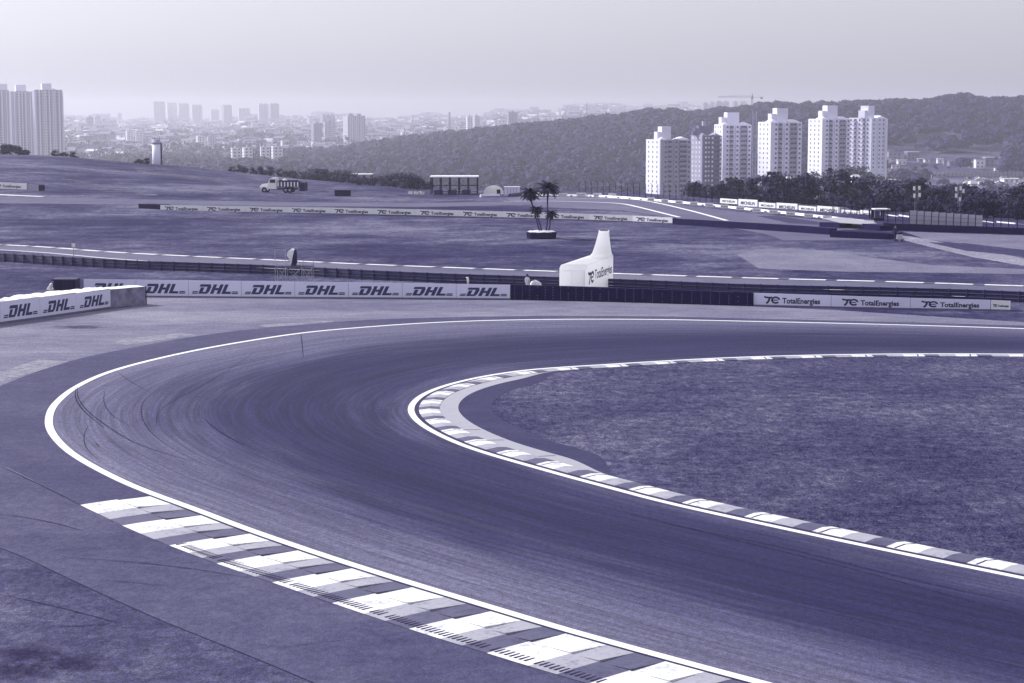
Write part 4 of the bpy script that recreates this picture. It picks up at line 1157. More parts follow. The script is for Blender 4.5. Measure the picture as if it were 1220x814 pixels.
# ------------------------------------------------------------------ pavilion, tents
def frame_hall(name, x0, x1, ytop, ybot, ncol, label, D_, wallt=None, depth=6, roof='roof_pale'):
    a, b_ = AY(x0, ybot, D_), AY(x1, ybot, D_); a.z = min(tz(a.x, D_+2), a.z); H = (ybot-ytop)/F*D_+max(0, (CAMH-(ybot-HOR)/F*D_)-a.z); L = (b_-a).x
    root = empty(name, a, 0, label, 'pavilion')
    MB().mat(roof).box(-.2, L+.2, -.3, depth+.3, H-.18, H).build('roof', root)
    for i in range(ncol):
        x = L*i/(ncol-1)
        for y in (0, depth): MB().mat('paint_dark').box(x-.09, x+.09, y-.09, y+.09, 0, H-.183).build('column', root)
    m = MB().mat('steel_dark'); m.box(0, L, .0+.095, .16, H*.48, H*.53); m.box(0, L, .095, .16, .5, .6); m.build('rail', root)
    if wallt: MB().mat(wallt).box(.1, L-.1, depth-.35, depth-.12, 0, H*.55).build('back_wall', root)
    return root, L, H
r_, L, H = frame_hall('pavilion', 513.5, 568.5, 210.3, 232, 6, 'open steel pavilion with thin pale roof at the far edge of the circuit', 334, None)
for i in range(3): MB().mat('wood_dark').box(.5+i*2.4, 2.0+i*2.4, .5, 2, 0, .8).build('bench', r_)
frame_hall('shed', 414, 442, 206.8, 219, 4, 'low shed with pale roof behind the treeline left of the pavilion', 470, 'tower_dark', 5)
def tent():
    p = AY(588, 232, 334); p.z = tz(p.x, p.y); root = empty('dome_tent', p, 0, 'white rounded tent right of the open pavilion', 'tent'); m = MB().mat('white_fabric'); px = F/334
    n = 9; W2 = 12/px
    for y in (0, 3):
        for i in range(n): t = math.pi*i/(n-1); m.v.append((-W2*math.cos(t), y, 1.45*math.sin(t)**.7))
    for i in range(n-1): m.face([i, i+1, n+i+1, n+i], True)
    m.face(list(range(n-1, -1, -1))); m.face(list(range(n, 2*n))); m.build('canopy', root)
    MB().mat('paint_dark').box(.55, 1.2, -.03, -.003, .0, .85).build('opening', root)
    q = AY(601, 233, 330); q.z = tz(q.x, q.y); r2 = empty('panel_cabin', q, 0, 'pale panelled cabin between the dome tent and the palms', 'cabin')
    MB().mat('banner_grey').box(0, 2.6, 0, 2, 0, 1.35).build('wall', r2)
    s = MB().mat('seam')
    for i in range(1, 5): s.box(i*.52-.03, i*.52+.03, -.03, -.003, 0, 1.3)
    s.build('panel_joint', r2); MB().mat('roof_pale').box(-.1, 2.7, -.1, 2.1, 1.353, 1.45).build('roof', r2)
tent()
def low_barrier(x0, x1, y0, y1, label, mat='banner_grey'):
    a, b_ = onT(x0, y0), onT(x1, y1); root = empty('concrete_block', a, math.atan2((b_-a).y, (b_-a).x), label, 'barrier'); L = (b_-a).length
    MB().mat(mat).hexa([(0, 0, 0), (L, 0, 0), (L, .6, 0), (0, .6, 0), (0, .15, .5), (L, .15, .5), (L, .4, .5), (0, .4, .5)]).build('block', root)
    MB().mat('paint_dark').box(.1, L-.1, -.02, .0, .05, .14).build('base_slot', root)
low_barrier(573, 596, 235.2, 234.6, 'pale low block in front of the dome tent')
low_barrier(609, 622, 234.6, 233, 'dark edged low block below the panel cabin', 'steel_dark')
# small chairs / clutter at pavilion foot
for i, (x, l) in enumerate([(489, 'leftmost'), (496, 'second'), (503, 'third')]):
    p = AY(x, 232, 336); p.z = tz(p.x, p.y); r_ = empty('crate', p, R(10*i), l+' of three small pale crates on the grass left of the pavilion', 'crate', 'small pale crates left of the pavilion')
    MB().mat('cover_white').box(-.35, .35, -.3, .3, 0, .5).build('body', r_); MB().mat('seam').box(-.37, .37, -.32, .32, .503, .56).build('lid', r_)

# ------------------------------------------------------------------ far white barrier with boards
def far_boards():
    row = [(622, 233.2), (650, 233.6), (700, 234.2), (735, 236), (770, 238.8), (820, 243.2), (870, 248.5), (925, 254), (980, 260), (1040, 266.5)]
    P = [onT(*p) for p in row]; cv = Curve(P, 2)
    if cv.at(30, 1).y < cv.at(30).y: cv.N *= -1
    org = cv.at(0); zz_ = 0
    root = empty('concrete_barrier', (org.x, org.y, tz(org.x, org.y)), 0, 'low white concrete barrier curving along the far side of the far track', 'barrier')
    z0 = tz(org.x, org.y); m = MB().mat('paint_white'); n = int(cv.L/2)
    for i in range(n+1):
        for d, h in ((0, 0), (.12, .3), (.35, .3), (.5, 0)):
            p = cv.at(cv.L*i/n, d); m.v.append((p.x-org.x, p.y-org.y, tz(p.x, p.y)-z0+h))
    for i in range(n):
        for j in range(3): m.face([4*i+j, 4*i+4+j, 4*i+5+j, 4*i+1+j])
    m.build('wall', root)
    s = MB().mat('tower_grey')
    for i in range(0, n, 2): 
        p = cv.at(cv.L*(i+.5)/n, -.01)-org; p.z += tz(p.x+org.x, p.y+org.y)-z0; s.box(p.x-.3, p.x+.3, p.y-.03, p.y+.02, p.z+.02, p.z+.2)
    s.build('drain_slot', root)
    names = ['first', 'second', 'third', 'fourth', 'fifth', 'sixth', 'seventh', 'eighth', 'ninth', 'tenth', 'eleventh', 'twelfth', 'thirteenth', 'fourteenth', 'fifteenth', 'sixteenth', 'seventeenth', 'eighteenth', 'nineteenth', 'twentieth']
    xs = [(645, 9, 233), (671, 10, 234.4), (692.5, 11, 234.5), (712, 10, 234.8), (729.5, 9, 235.2), (775.4, 8.5, 240), (792, 8.5, 241.7), (809, 9, 243.6), (826.7, 9, 245), (845, 10, 246.8), (863, 9.5, 248.6), (882, 10, 250.6), (901.6, 10, 252.8), (921.6, 10.5, 254.8), (942, 11, 257), (963.5, 11, 259.5), (985.5, 11, 262), (1008, 12, 264.5), (1035, 12, 267)]
    for i, (x, w_, yb) in enumerate(xs):
        p = onT(x, yb); px = F/p.y; W_ = w_/px; h = 4.6/px if x > 680 else 4.2/px
        yaw = -.25 if x > 740 else -.05
        r_ = empty('small_board', p, yaw, names[i]+' small white board on the far barrier, counting from the palms', 'board', 'small white boards along the far barrier')
        MB().mat('paint_white').box(-W_/2, W_/2, -.05, .05, 0.02, h).build('panel', r_)
        lt = MB().mat('seam'); place_letters(lt, TYRE, Vector((-W_*.38, -.055, h*.32)), Vector((1, 0, 0)), Vector((0, 0, 1)), Vector((0, -.004, 0)), W_*.76/TYW, h*.42); lt.build('lettering', r_)
    big = [(858, 878, 236.3, 242.0, 0), (879.6, 902, 237, 245.6, 1), (904, 923.5, 241, 247.4, 0), (925, 949.7, 241.5, 250.5, 1), (951.5, 972, 246.5, 252.8, 0), (973.5, 1000, 246.8, 256, 1), (1001.5, 1023, 251.3, 257.8, 0), (1024.5, 1048, 252, 261.5, 1), (1056, 1069, 257, 263.5, 0), (1070.5, 1083, 257.3, 264, 1), (1170, 1184, 263, 268.6, 0), (1187, 1209, 263.5, 271, 1), (1210, 1240, 266.6, 271.6, 0)]
    lab = {0: 'low white', 1: 'tall framed white'}
    for i, (x0, x1, yt, yb, k) in enumerate(big):
        if 3 < i < 10: yt -= 1.6; yb -= 1.6
        D_ = np.interp((x0+x1)/2, [850, 1000, 1100, 1220], [296, 268, 256, 240]); a = AY(x0, yb, D_+2); b_ = AY(x1, yb, D_-2); gz = tz(a.x, a.y)
        H = (yb-yt)/F*D_; L = (b_-a).length
        r_ = empty('tyre_advert_board', (a.x, a.y, a.z), math.atan2(b_.y-a.y, b_.x-a.x), lab[k]+' tyre maker board, '+names[i]+' from the left above the far barrier', 'advert board', 'tyre maker boards above the far barrier')
        MB().mat('paint_white' if not k else 'banner_white').box(0, L, 0, .12, 0, H).build('panel', r_)
        lt = MB().mat('ink_dark'); place_letters(lt, TYRE, Vector((L*.12, 0, H*.28)), Vector((1, 0, 0)), Vector((0, 0, 1)), Vector((0, -.012, 0)), L*.78/TYW, H*.58); lt.build('lettering', r_)
        for x in (L*.15, L*.85): MB().mat('steel_dark').box(x-.06, x+.06, .125, .24, gz-a.z-.2, H).build('leg', r_)
far_boards()

# ------------------------------------------------------------------ marshal hut, screen fence, catch fence, loudspeaker towers
def right_side():
    D_ = 247.0; p = AY(1037, 270, D_); p.z = min(0, p.z); px = F/D_; z0 = tz(p.x, p.y)
    p.z = z0
    root = empty('marshal_hut', p, 0, 'dark marshal hut on posts with thin pale roof beside the far barrier', 'hut')
    def Z(y): return CAMH-(y-HOR)/F*D_-z0
    def X(x): return (x-1037)/px
    MB().mat('paint_dark').box(X(1038), X(1053), 0, 1.6, Z(268), Z(259)).build('wall', root)
    for x in (1038.3, 1052.6):
        for y in (0.1, 1.5): MB().mat('paint_dark').box(X(x)-.08, X(x)+.08, y-.08, y+.08, 0, Z(249)).build('post', root)
    MB().mat('roof_pale').box(X(1041), X(1060), -.3, 1.9, Z(249.3), Z(248)).build('roof', root)
    MB().mat('tower_dark').box(X(1043), X(1049), .6, 1.0, Z(259)+.01, Z(250.5)).build('board', root)
    # bent mast
    q = AY(1040, 270, D_+3); q.z = tz(q.x, q.y); r2 = empty('bent_mast', q, 0, 'thick dark mast with bent top behind the marshal hut', 'mast')
    MB().mat('paint_dark').tube([(0, 0, 0), (0, 0, Z(240)), (-.2, 0, Z(234)), (-.6, 0, Z(231))], [.22, .22, .18, .08], 8).build('pole', r2)
    # dark retaining wall
    a, b_ = G(1052, 274.2), G(1420, 287); a.z = b_.z = 0
    r3 = empty('trackside_wall', a, 0, 'long dark trackside wall at the right below the screen panels', 'wall'); v = b_-a; u = v.normalized(); nn = Vector((-u.y, u.x, 0))
    w3 = MB().mat('wall_dark'); w3.hexa([Vector((0, 0, 0)), v, v+nn*.4, nn*.4, Vector((0, 0, .8)), v+Vector((0, 0, .75)), v+nn*.4+Vector((0, 0, .75)), nn*.4+Vector((0, 0, .8))]); w3.build('wall', r3)
    # screen panels
    for i in range(10):
        x0 = 1083.8+i*8.75; x1 = x0+7.9; yt = 251+i*.62; Dq = 225-i*.5
        a2, b2 = AY(x0, 267, Dq), AY(x1, 267, Dq-.3); ztop = AY(x0, yt, Dq).z; L = (b2-a2).length
        if i == 0: scr = empty('screen_fence', (a2.x, a2.y, .0), 0, 'row of ten pale grey screen panels above the dark trackside wall', 'fence'); o0 = Vector((a2.x, a2.y, .0))
        zb = .55; d = Vector((a2.x, a2.y, 0))-Vector((o0.x, o0.y, 0))
        m = MB().mat('screen_panel').box(d.x, d.x+L, d.y-.03, d.y+.03, zb, ztop-o0.z); m.build('panel', scr)
        s = MB().mat('seam')
        for z in (.33, .66): s.box(d.x, d.x+L, d.y-.045, d.y-.033, zb+(ztop-o0.z-zb)*z, zb+(ztop-o0.z-zb)*z+.04)
        s.build('batten', scr); MB().mat('steel_dark').box(d.x-.1, d.x-.02, d.y-.1, d.y+.02, zb-.02, ztop-o0.z+.1).build('post', scr)
    # catch fence
    cf = empty('catch_fence', (AY(1060, 270, 228).x, 228, 0), 0, 'tall catch fence of slim dark posts with bent tips at the right', 'fence'); o0 = cf.location.copy()
    tops = []
    for i in range(34):
        x = 1058+i*9.0+random.uniform(-1, 1); Dq = 228-i*.5; b2 = AY(x, 270, Dq); H = 3.5+random.uniform(-.1, .25); 
        d = Vector((b2.x-o0.x, Dq-o0.y, 0)); 
        MB().mat('paint_dark').tube([d, d+Vector((0, 0, H-.5)), d+Vector((-.12, -.2, H-.15)), d+Vector((-.25, -.45, H))], [.05, .045, .04, .03], 5).build('post', cf); tops.append((d, H))
    wm = MB().mat('steel_dark')
    for (d0, H0), (d1, H1) in zip(tops, tops[1:]):
        for z in (1.2, 1.8, 2.4, 3.0, 3.4): wm.tube([d0+Vector((0, 0, z)), d1+Vector((0, 0, z))], .011, 3, False)
    wm.build('wire', cf)
    # loudspeaker/light towers
    for x, n_, lab in ((1091.5, 4, 'lattice mast with four white panels above the screen fence'), (1142.5, 7, 'lattice mast with a column of white panels right of the other one')):
        Dq = 262; b2 = AY(x, 262, Dq); zt_ = AY(x, 222, Dq).z; z0 = tz(b2.x, Dq); r4 = empty('light_mast', (b2.x, Dq, z0), 0, lab, 'light mast'); H = zt_-z0
        for sx in (-.22, .22): MB().mat('steel').bar((sx, 0, 0), (sx, 0, H), .035).build('leg', r4)
        m = MB().mat('steel')
        for k in range(int(H/.5)): m.bar((-.22, 0, k*.5), (.22, 0, k*.5+.5), .02)
        m.build('bracing', r4)
        sp_ = [(-.38, 0), (.32, .05), (-.33, -1.0), (.38, -.9)] if n_ == 4 else [(-.5, -.1), (.1, 0), (.48, -.35), (-.48, -1.0), (0.05, -1.5), (.1, -2.2), (.1, -2.8)]
        for sx, sz in sp_:
            MB().mat('paint_white').box(sx-.14, sx+.14, -.16, -.06, H+sz-.55, H+sz).build('lamp_panel', r4)
    # fence poles further left along the far boards
    f2 = empty('debris_fence', (AY(690, 235, 330).x, 330, 0), 0, 'line of slim dark fence posts behind the far barrier', 'fence'); o0 = f2.location.copy(); tp = []
    for i in range(52):
        x = 690+i*7.2; Dq = np.interp(x, [690, 780, 1060], [330, 312, 256]); b2 = AY(x, 240, Dq); z0 = tz(b2.x, Dq); H = (2.6 if x < 830 else 1.9)+random.uniform(-.15, .15); d = Vector((b2.x-o0.x, Dq-o0.y, z0))
        MB().mat('paint_dark').tube([d, d+Vector((0, 0, H-.3)), d+Vector((-.25, -.2, H))], [.06, .05, .04], 4).build('post', f2); tp.append((d, H))
    wm = MB().mat('steel_dark')
    for (d0, H0), (d1, H1) in zip(tp, tp[1:]):
        for z in (1.0, 1.5, 2.0): wm.tube([d0+Vector((0, 0, z*.8)), d1+Vector((0, 0, z*.8))], .010, 3, False)
    wm.build('wire', f2)
right_side()

# ------------------------------------------------------------------ silo
def silo():
    D_ = 520.0; p = AY(187, 197, D_); z0 = tz(p.x, D_); px = F/D_; r_ = empty('silo', (p.x, D_, z0), 0, 'pale cylindrical silo with ladder pipe standing behind the left ridge', 'silo'); H = AY(187, 166.5, D_).z-z0; ra = 5.2/px
    MB().mat('tower_white').tube([(0, 0, 0), (0, 0, H-1.2)], ra, 20).build('tank', r_)
    MB().mat('tower_grey').tube([(0, 0, H-1.197), (0, 0, H-.6), (0, 0, H-.59), (0, 0, H)], [ra*1.05, ra*1.05, ra*.9, ra*.88], 20).build('crown', r_)
    MB().mat('steel_dark').box(ra*.9, ra*1.25, -.4, 0, 0, H-.8).build('ladder', r_)
    m = MB().mat('steel_dark')
    for i, x in enumerate((-1.0, -.5, .2, .8)): m.bar((x, 0, H), (x, 0, H+.5+.35*(i % 2)), .05)
    m.bar((-1, 0, H+.4), (.9, 0, H+.4), .05); m.build('railing', r_)
silo()

# ------------------------------------------------------------------ apartment towers (right group)
FL = 2.8
def apartment(xl, xc, xr, ytop, D_, lift, label, wallL='tower_white', wallR='tower_white', bal=1, pattern='A', low=None, winR='window_dark', floors=14):
    px = F/D_; zt_ = AY(xc, ytop, D_).z; z0 = tz(AY(xc, 200, D_).x, D_)-3; H = zt_-z0
    wL, wR = (xc-xl)/px, (xr-xc)/px; S = math.hypot(wL, wR) if pattern != 'W' else math.hypot(wL, wR)
    th = math.atan2(wL, wR)     # yaw of right face
    corner = AY(xc, 200, D_); root = empty('apartment_tower', (corner.x, D_, z0), 0, label, 'apartment tower')
    u = Vector((math.cos(th), math.sin(th), 0)); v = Vector((-math.sin(th), math.cos(th), 0)); up = Vector((0, 0, 1))
    # side and yaw so that both visible faces have their measured widths
    best = None
    for S_ in np.arange(12, 34, .4):
        for t_ in np.arange(.15, 1.3, .02):
            l_ = CX+F*(corner.x-S_*math.sin(t_))/(D_+S_*math.cos(t_)); r__ = CX+F*(corner.x+S_*math.cos(t_))/(D_+S_*math.sin(t_)); e_ = (l_-xl)**2+(r__-xr)**2
            if best is None or e_ < best[0]: best = (e_, S_, t_)
    S, th = best[1], best[2]
    u = Vector((math.cos(th), math.sin(th), 0)); v = Vector((-math.sin(th), math.cos(th), 0))
    # u along right face, v along left face; both from the near corner
    def P(a, b_, z): return u*a+v*b_+up*z
    def block(m, a0, a1, b0, b1, z0_, z1_): m.hexa([P(a0, b0, z0_), P(a1, b0, z0_), P(a1, b1, z0_), P(a0, b1, z0_), P(a0, b0, z1_), P(a1, b0, z1_), P(a1, b1, z1_), P(a0, b1, z1_)])
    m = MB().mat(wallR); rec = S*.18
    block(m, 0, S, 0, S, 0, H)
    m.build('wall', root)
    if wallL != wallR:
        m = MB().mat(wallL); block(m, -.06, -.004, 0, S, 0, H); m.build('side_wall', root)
    # projecting wings on the right face
    wg = MB().mat(wallR); block(wg, S*.0, S*.24, -.9, -.003, 0, H-.3); block(wg, S*.46, S*.58, -.7, -.003, 0, H+.5); block(wg, S*.86, S*.998, -.9, -.003, 0, H-.6); wg.build('pilaster', root)
    # hipped parapet
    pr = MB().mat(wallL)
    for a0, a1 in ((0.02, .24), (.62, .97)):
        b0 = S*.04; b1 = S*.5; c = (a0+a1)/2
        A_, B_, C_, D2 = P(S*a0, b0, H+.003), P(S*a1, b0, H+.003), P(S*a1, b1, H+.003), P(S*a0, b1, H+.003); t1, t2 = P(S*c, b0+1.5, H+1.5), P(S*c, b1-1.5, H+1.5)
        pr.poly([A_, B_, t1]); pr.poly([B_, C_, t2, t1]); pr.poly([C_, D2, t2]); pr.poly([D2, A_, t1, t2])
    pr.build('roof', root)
    # lift house
    lx0, lx1, ly = lift; a = (lx0-xc)/px; b2 = (lx1-xc)/px; hh = AY(0, ly, D_).z-zt_
    cxm = ((lx0+lx1)/2-xc)/px; q = 4.6
    ctr = P(S*.36, S*.36, 0); ctr = Vector((cxm, 0, 0))+v*0+Vector((0, S*.45, 0)); W2 = (lx1-lx0)/px/2/(math.cos(th)+math.sin(th))
    lm = MB().mat('tower_white' if wallR != 'tower_dark' else wallR)
    lm.hexa([ctr+u*i*W2+v*j*W2+up*(H+.004) for i, j in ((-1, -1), (1, -1), (1, 1), (-1, 1))]+[ctr+u*i*W2+v*j*W2+up*(H+hh) for i, j in ((-1, -1), (1, -1), (1, 1), (-1, 1))])
    c2_ = ctr-u*(W2*1.45)+v*.2; w3 = W2*.44
    lm.hexa([c2_+u*i*w3+v*j*W2*.8+up*(H+.004) for i, j in ((-1, -1), (1, -1), (1, 1), (-1, 1))]+[c2_+u*i*w3+v*j*W2*.8+up*(H+hh*.6) for i, j in ((-1, -1), (1, -1), (1, 1), (-1, 1))])
    lm.build('lift_house', root)
    # windows
    def wmesh(w_, h): return MB().mat(winR).box(-w_/2, w_/2, -.06, .0, 0, h)
    wa = wmesh(1.15, 1.15).build('window', root); first = [True]
    def put(base, o_pt, yaw):
        if first[0] and base is wa: o = base; first[0] = False
        else: o = base.copy(); COL.objects.link(o); o.parent = root
        o.location = o_pt; o.rotation_euler.z = yaw
    yawR = th; yawL = th-math.pi/2
    colsL = [.2, .5, .8] if bal != 2 else [.12, .3, .5, .72, .9]
    colsR = [(.17, -.9), (.52, -.7), (.93, -.9), (.36, 0)] if bal != 2 else [(.15, -.9), (.52, -.7), (.80, 0)]
    for f in range(floors-(2 if bal == 2 else 0)):
        z = H-FL*(f+1)+.7
        for c in colsL: put(wa, P(-.065, S*c, z), yawL)
        for c, d in colsR: put(wa, P(S*c, d-.005, z), yawR)
    # balconies
    bm_ = MB().mat(wallR if wallR != 'tower_white' else 'tower_grey'); bm_.box(-1.3, 1.3, -1.2, 0, -.12, .0); bm_.box(-1.3, 1.3, -1.2, -1.1, .003, .85); bm_.box(-1.3, -1.2, -1.097, 0, .003, .85); bm_.box(1.2, 1.3, -1.097, 0, .003, .85)
    bo = bm_.build('balcony', root); ff = True
    dm = MB().mat('window_dark').box(-1.0, 1.0, -.05, 0, .05, 2.0); do = dm.build('balcony_door', root); fd = True
    for f in range(floors-1):
        z = H-FL*(f+1)
        for c in (.30, .69, .80) if bal != 2 else (.30, .70):
            loc = P(S*c, -.005, z)
            if bal == 2: loc = P(-.065, S*c, z); yw = yawL
            else: yw = yawR
            o = bo if ff else bo.copy(); o2 = do if ff else do.copy()
            if not ff: COL.objects.link(o); COL.objects.link(o2)
            ff = False
            o.parent = root; o2.parent = root; o.location = loc; o2.location = loc; o.rotation_euler.z = yw; o2.rotation_euler.z = yw
    return root
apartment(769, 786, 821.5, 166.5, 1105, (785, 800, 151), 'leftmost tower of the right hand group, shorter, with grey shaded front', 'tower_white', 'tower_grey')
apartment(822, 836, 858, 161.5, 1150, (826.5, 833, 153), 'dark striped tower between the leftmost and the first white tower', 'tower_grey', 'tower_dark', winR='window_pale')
apartment(849.5, 860, 893.5, 148.5, 1170, (864, 881, 134), 'first tall white tower right of the dark striped tower')
apartment(901, 917, 952.7, 145.5, 1140, (922.5, 939.5, 129), 'white tower standing apart in the middle of the right hand group')
apartment(960.5, 978, 1010, 141.8, 1230, (982, 998.5, 125.8), 'second white tower from the right of the group')
apartment(1008.5, 1036, 1053.5, 140.5, 1270, (1026.5, 1043, 126), 'rightmost white tower with balconies on its sunlit side', bal=2)

# bare concrete building and far landmarks
def simple_tower(x0, x1, ytop, D_, mat, label, rz=.3, boxes=(), depth=None, name='tower_block', group=None):
    px = F/D_; W_ = (x1-x0)/px; xm = (x0+x1)/2; p = AY(xm, 150, D_); z0 = tz(p.x, D_)-4; H = AY(xm, ytop, D_).z-z0
    k = abs(math.cos(rz))+abs(math.sin(rz))*.8; w_ = W_/k; d = w_*.8
    r_ = empty(name, (p.x, D_, z0), rz, label, 'tower block', group)
    m = MB().mat(mat); m.box(-w_/2, w_/2, 0, d, 0, H)
    m.build('wall', r_)
    q = MB().mat('tower_grey')
    nb = max(1, int(w_/9))
    for i in range(nb): x = -w_/2+w_*(i+.5)/nb; q.box(x-w_*.12, x+w_*.12, d*.3, d*.7, H+.01, H+3.0)
    q.build('roof_tank', r_)
    if w_ > 14:
        s = MB().mat('tower_grey')
        for i in range(int(w_/7)+1): x = -w_/2+i*w_/(int(w_/7)+.0); s.box(x-.5, x+.5, -.5, -.01, 0, H+.6)
        s.build('pilaster', r_)
    return r_
simple_tower(831.5, 850, 150, 1320, 'tower_dark', 'bare dark concrete building with masts behind the dark striped tower', .2)
# left cluster of tall slabs
def left_tower(x0, x1, ytop, D_, box, label, rz):
    px = F/D_; xm = (x0+x1)/2; p = AY(xm, 150, D_); z0 = tz(p.x, D_)-10; H = AY(xm, ytop, D_).z-z0; k = math.cos(rz)+math.sin(rz)*.55; W_ = (x1-x0)/px/k; d = W_*.55
    r_ = empty('residential_tower', (p.x, D_, z0), rz, label, 'residential tower'); 
    m = MB().mat('facade_left').box(-W_/2, W_/2, 0, d, 0, H); m.build('wall', r_)
    s = MB()
    for t_ in (.0, .16, .36, .52, .68, .88, 1.0):
        x = -W_/2+W_*t_; s.mat('facade_left_shaft' if t_ in (.36, .68) else 'tower_white'); w_ = W_*(.02 if t_ not in (.36, .68) else .05)
        s.box(x-w_, x+w_, -1.6, -.01, 0, H-(2.5 if t_ in (0., 1.0) else 0)+(1.0 if t_ in (.36, .68) else 0))
    s.build('pilaster', r_)
    s = MB().mat('tower_white')
    for t_ in (0, .5, 1): s.box(-W_/2-1.2, -W_/2-.01, d*t_*.86, d*t_*.86+d*.12, 0, H-1)
    s.build('side_pilaster', r_)
    bx0, bx1, by = box; hb = AY(0, by, D_).z-z0; c = ((bx0+bx1)/2-xm)/px; q = (bx1-bx0)/px/2*.8
    MB().mat('tower_white').box(c-q, c+q, 1, d*.8, H+.01, hb).build('roof_box', r_)
left_tower(-16, 13, 107.5, 2060, (-3, 11.3, 100), 'leftmost residential tower, cut by the picture edge', R(20))
left_tower(12.5, 41, 109, 2110, (19, 33.5, 101.2), 'middle residential tower of the left cluster', R(20))
left_tower(41, 77, 107, 2040, (50.3, 64, 99.5), 'right hand widest residential tower of the left cluster', R(20))
far = [(183, 198, 122, 4700, 'facade_a'), (199, 212, 123.5, 4720, 'facade_b'), (212.5, 227, 124, 4700, 'facade_a'), (228.6, 242, 126, 4500, 'facade_b'), (251, 262, 131, 4800, 'facade_a'), (265.5, 278, 126, 4600, 'facade_c'), (284, 299, 130, 4500, 'facade_a'),
       (308, 321, 124.5, 4300, 'facade_a'), (321.5, 334, 124, 4350, 'facade_c'), (299.6, 308, 146, 3600, 'facade_b'), (367, 373.5, 140, 4000, 'facade_b'), (372, 385, 147, 3000, 'facade_c'), (386, 400, 145, 3050, 'facade_a'), (383, 401, 137.5, 3900, 'facade_c'), (411.5, 438, 138, 2900, 'facade_a'),
       (103, 112, 139.5, 3700, 'facade_c'), (112.5, 120.5, 138.5, 3750, 'facade_a'), (150, 160, 156, 3000, 'facade_b'), (160.5, 171, 155.5, 3020, 'facade_b'), (275, 288, 176.5, 1900, 'facade_b'), (289, 302, 176, 1920, 'facade_b'), (309.5, 322, 174.8, 1950, 'facade_b'), (323.5, 338, 174.5, 1960, 'facade_b'), (234, 246, 162, 2700, 'facade_b'), (247, 258, 161.5, 2720, 'facade_a'),
       (556, 564, 138.8, 3300, 'facade_b'), (564.5, 573, 138.5, 3320, 'facade_a'), (605, 617.5, 134, 3300, 'facade_c'), (478, 488, 157, 2700, 'facade_b'), (489, 498, 158, 2700, 'facade_b'), (725, 741, 131, 4200, 'facade_b'),
       (837, 844, 122.5, 4300, 'facade_c'), (845, 852, 121.7, 4300, 'facade_a'), (853, 860, 120.8, 4300, 'facade_c'), (861, 869, 121, 4300, 'facade_a'), (873, 880, 121, 4350, 'facade_c'), (881, 890, 121.5, 4350, 'facade_a'), (140, 146, 135, 5000, 'facade_a'), (348, 356, 138, 4900, 'facade_c'), (520, 524, 138, 5000, 'facade_a')]
wh = ['above the city hillside', 'over the low houses', 'on the hazy skyline', 'among the far roofs']
for i, (x0, x1, yt, D_, fm) in enumerate(far):
    if D_ > 3400: D_ = 3400+(D_-3400)*2.4
    place = 'left of the silo' if x1 < 181 else 'just right of the silo' if x1 < 244 else 'between the silo and the truck' if x1 < 303 else 'above the truck' if x1 < 360 else 'right of the truck' if x1 < 445 else 'above the pavilion' if x1 < 600 else 'above the palms' if x1 < 745 else 'beneath the crane jib'
    tone = {'facade_a': 'pale', 'facade_b': 'whitish', 'facade_c': 'greyer'}[fm]
    size = 'tall' if (HOR-yt) > 3 else 'low'
    simple_tower(x0, x1, yt, D_, fm, 'hazy %s %s block %s' % (size, tone, place), .25+.1*(i % 3))
# chimney, masts, crane
def mast(name, x, y0, y1, D_, wpx, label, cat, mat='tower_dark'):
    p = AY(x, y0, D_); z0 = tz(p.x, D_); H = p.z-z0; r = wpx/2/F*D_
    tag(MB().mat(mat).tube([(0, 0, 0), (0, 0, H)], [r*1.15, r], 8).build(name, loc=(p.x, D_, z0)), label, cat)
mast('chimney', 535.2, 133.5, 148, 3600, 3.2, 'dark stubby chimney on the hazy skyline left of the pavilion hill', 'chimney', 'tower_grey')
mast('antenna_mast', 699.3, 122.5, 141, 3400, .9, 'thin antenna mast on the skyline above the palms', 'mast')
mast('antenna_mast', 491, 137, 150, 3900, 1.2, 'thin dark mast above the low white houses left of the chimney', 'mast', 'tower_grey')
def crane():
    D_ = 2480.0; p = AY(896.3, 116, D_); z0 = tz(p.x, D_); r_ = empty('tower_crane', (p.x, D_, z0), 0, 'tower crane with long jib above the wooded ridge', 'crane'); px = F/D_
    Hj = p.z-z0; m = MB().mat('tower_dark'); a = .9
    for sx, sy in ((-a, -a), (a, -a), (a, a), (-a, a)): m.bar((sx, sy, 0), (sx, sy, Hj), .22)
    k = 0
    while k < Hj: m.bar((-a, -a, k), (a, -a, k+3), .15); m.bar((a, -a, k), (a, -a, k+3), .12); k += 3
    m.build('tower', r_)
    j = MB().mat('tower_dark'); xl = (855.8-896.3)/px; xr = (909-896.3)/px
    for y in (-.6, .6): j.bar((xl, y, Hj), (xr, y, Hj), .2)
    j.bar((xl, 0, Hj+1.2), (0, 0, Hj+1.8), .2)
    x = xl
    while x < 0: j.bar((x, 0, Hj+1.2), (x+1.5, -.6, Hj), .12); j.bar((x+1.5, -.6, Hj), (x+3, 0, Hj+1.2), .12); x += 3
    j.build('jib', r_)
    t = MB().mat('tower_dark'); t.tube([(0, 0, Hj), (0, 0, Hj+5.5)], [.8, .2], 5); t.tube([(0, 0, Hj+5.3), (xl*.75, 0, Hj+1.5)], .07, 3); t.tube([(0, 0, Hj+5.3), (xr, 0, Hj+.2)], .07, 3); t.build('apex', r_)
    MB().mat('tower_dark').box(xr-3.2, xr-.4, -1, 1, Hj-2.2, Hj-.2).build('counterweight', r_)
    MB().mat('tower_grey').box(-1.8, 1.2, -1.8, .5, Hj-2.2, Hj-.3).build('operator_cab', r_)
crane()
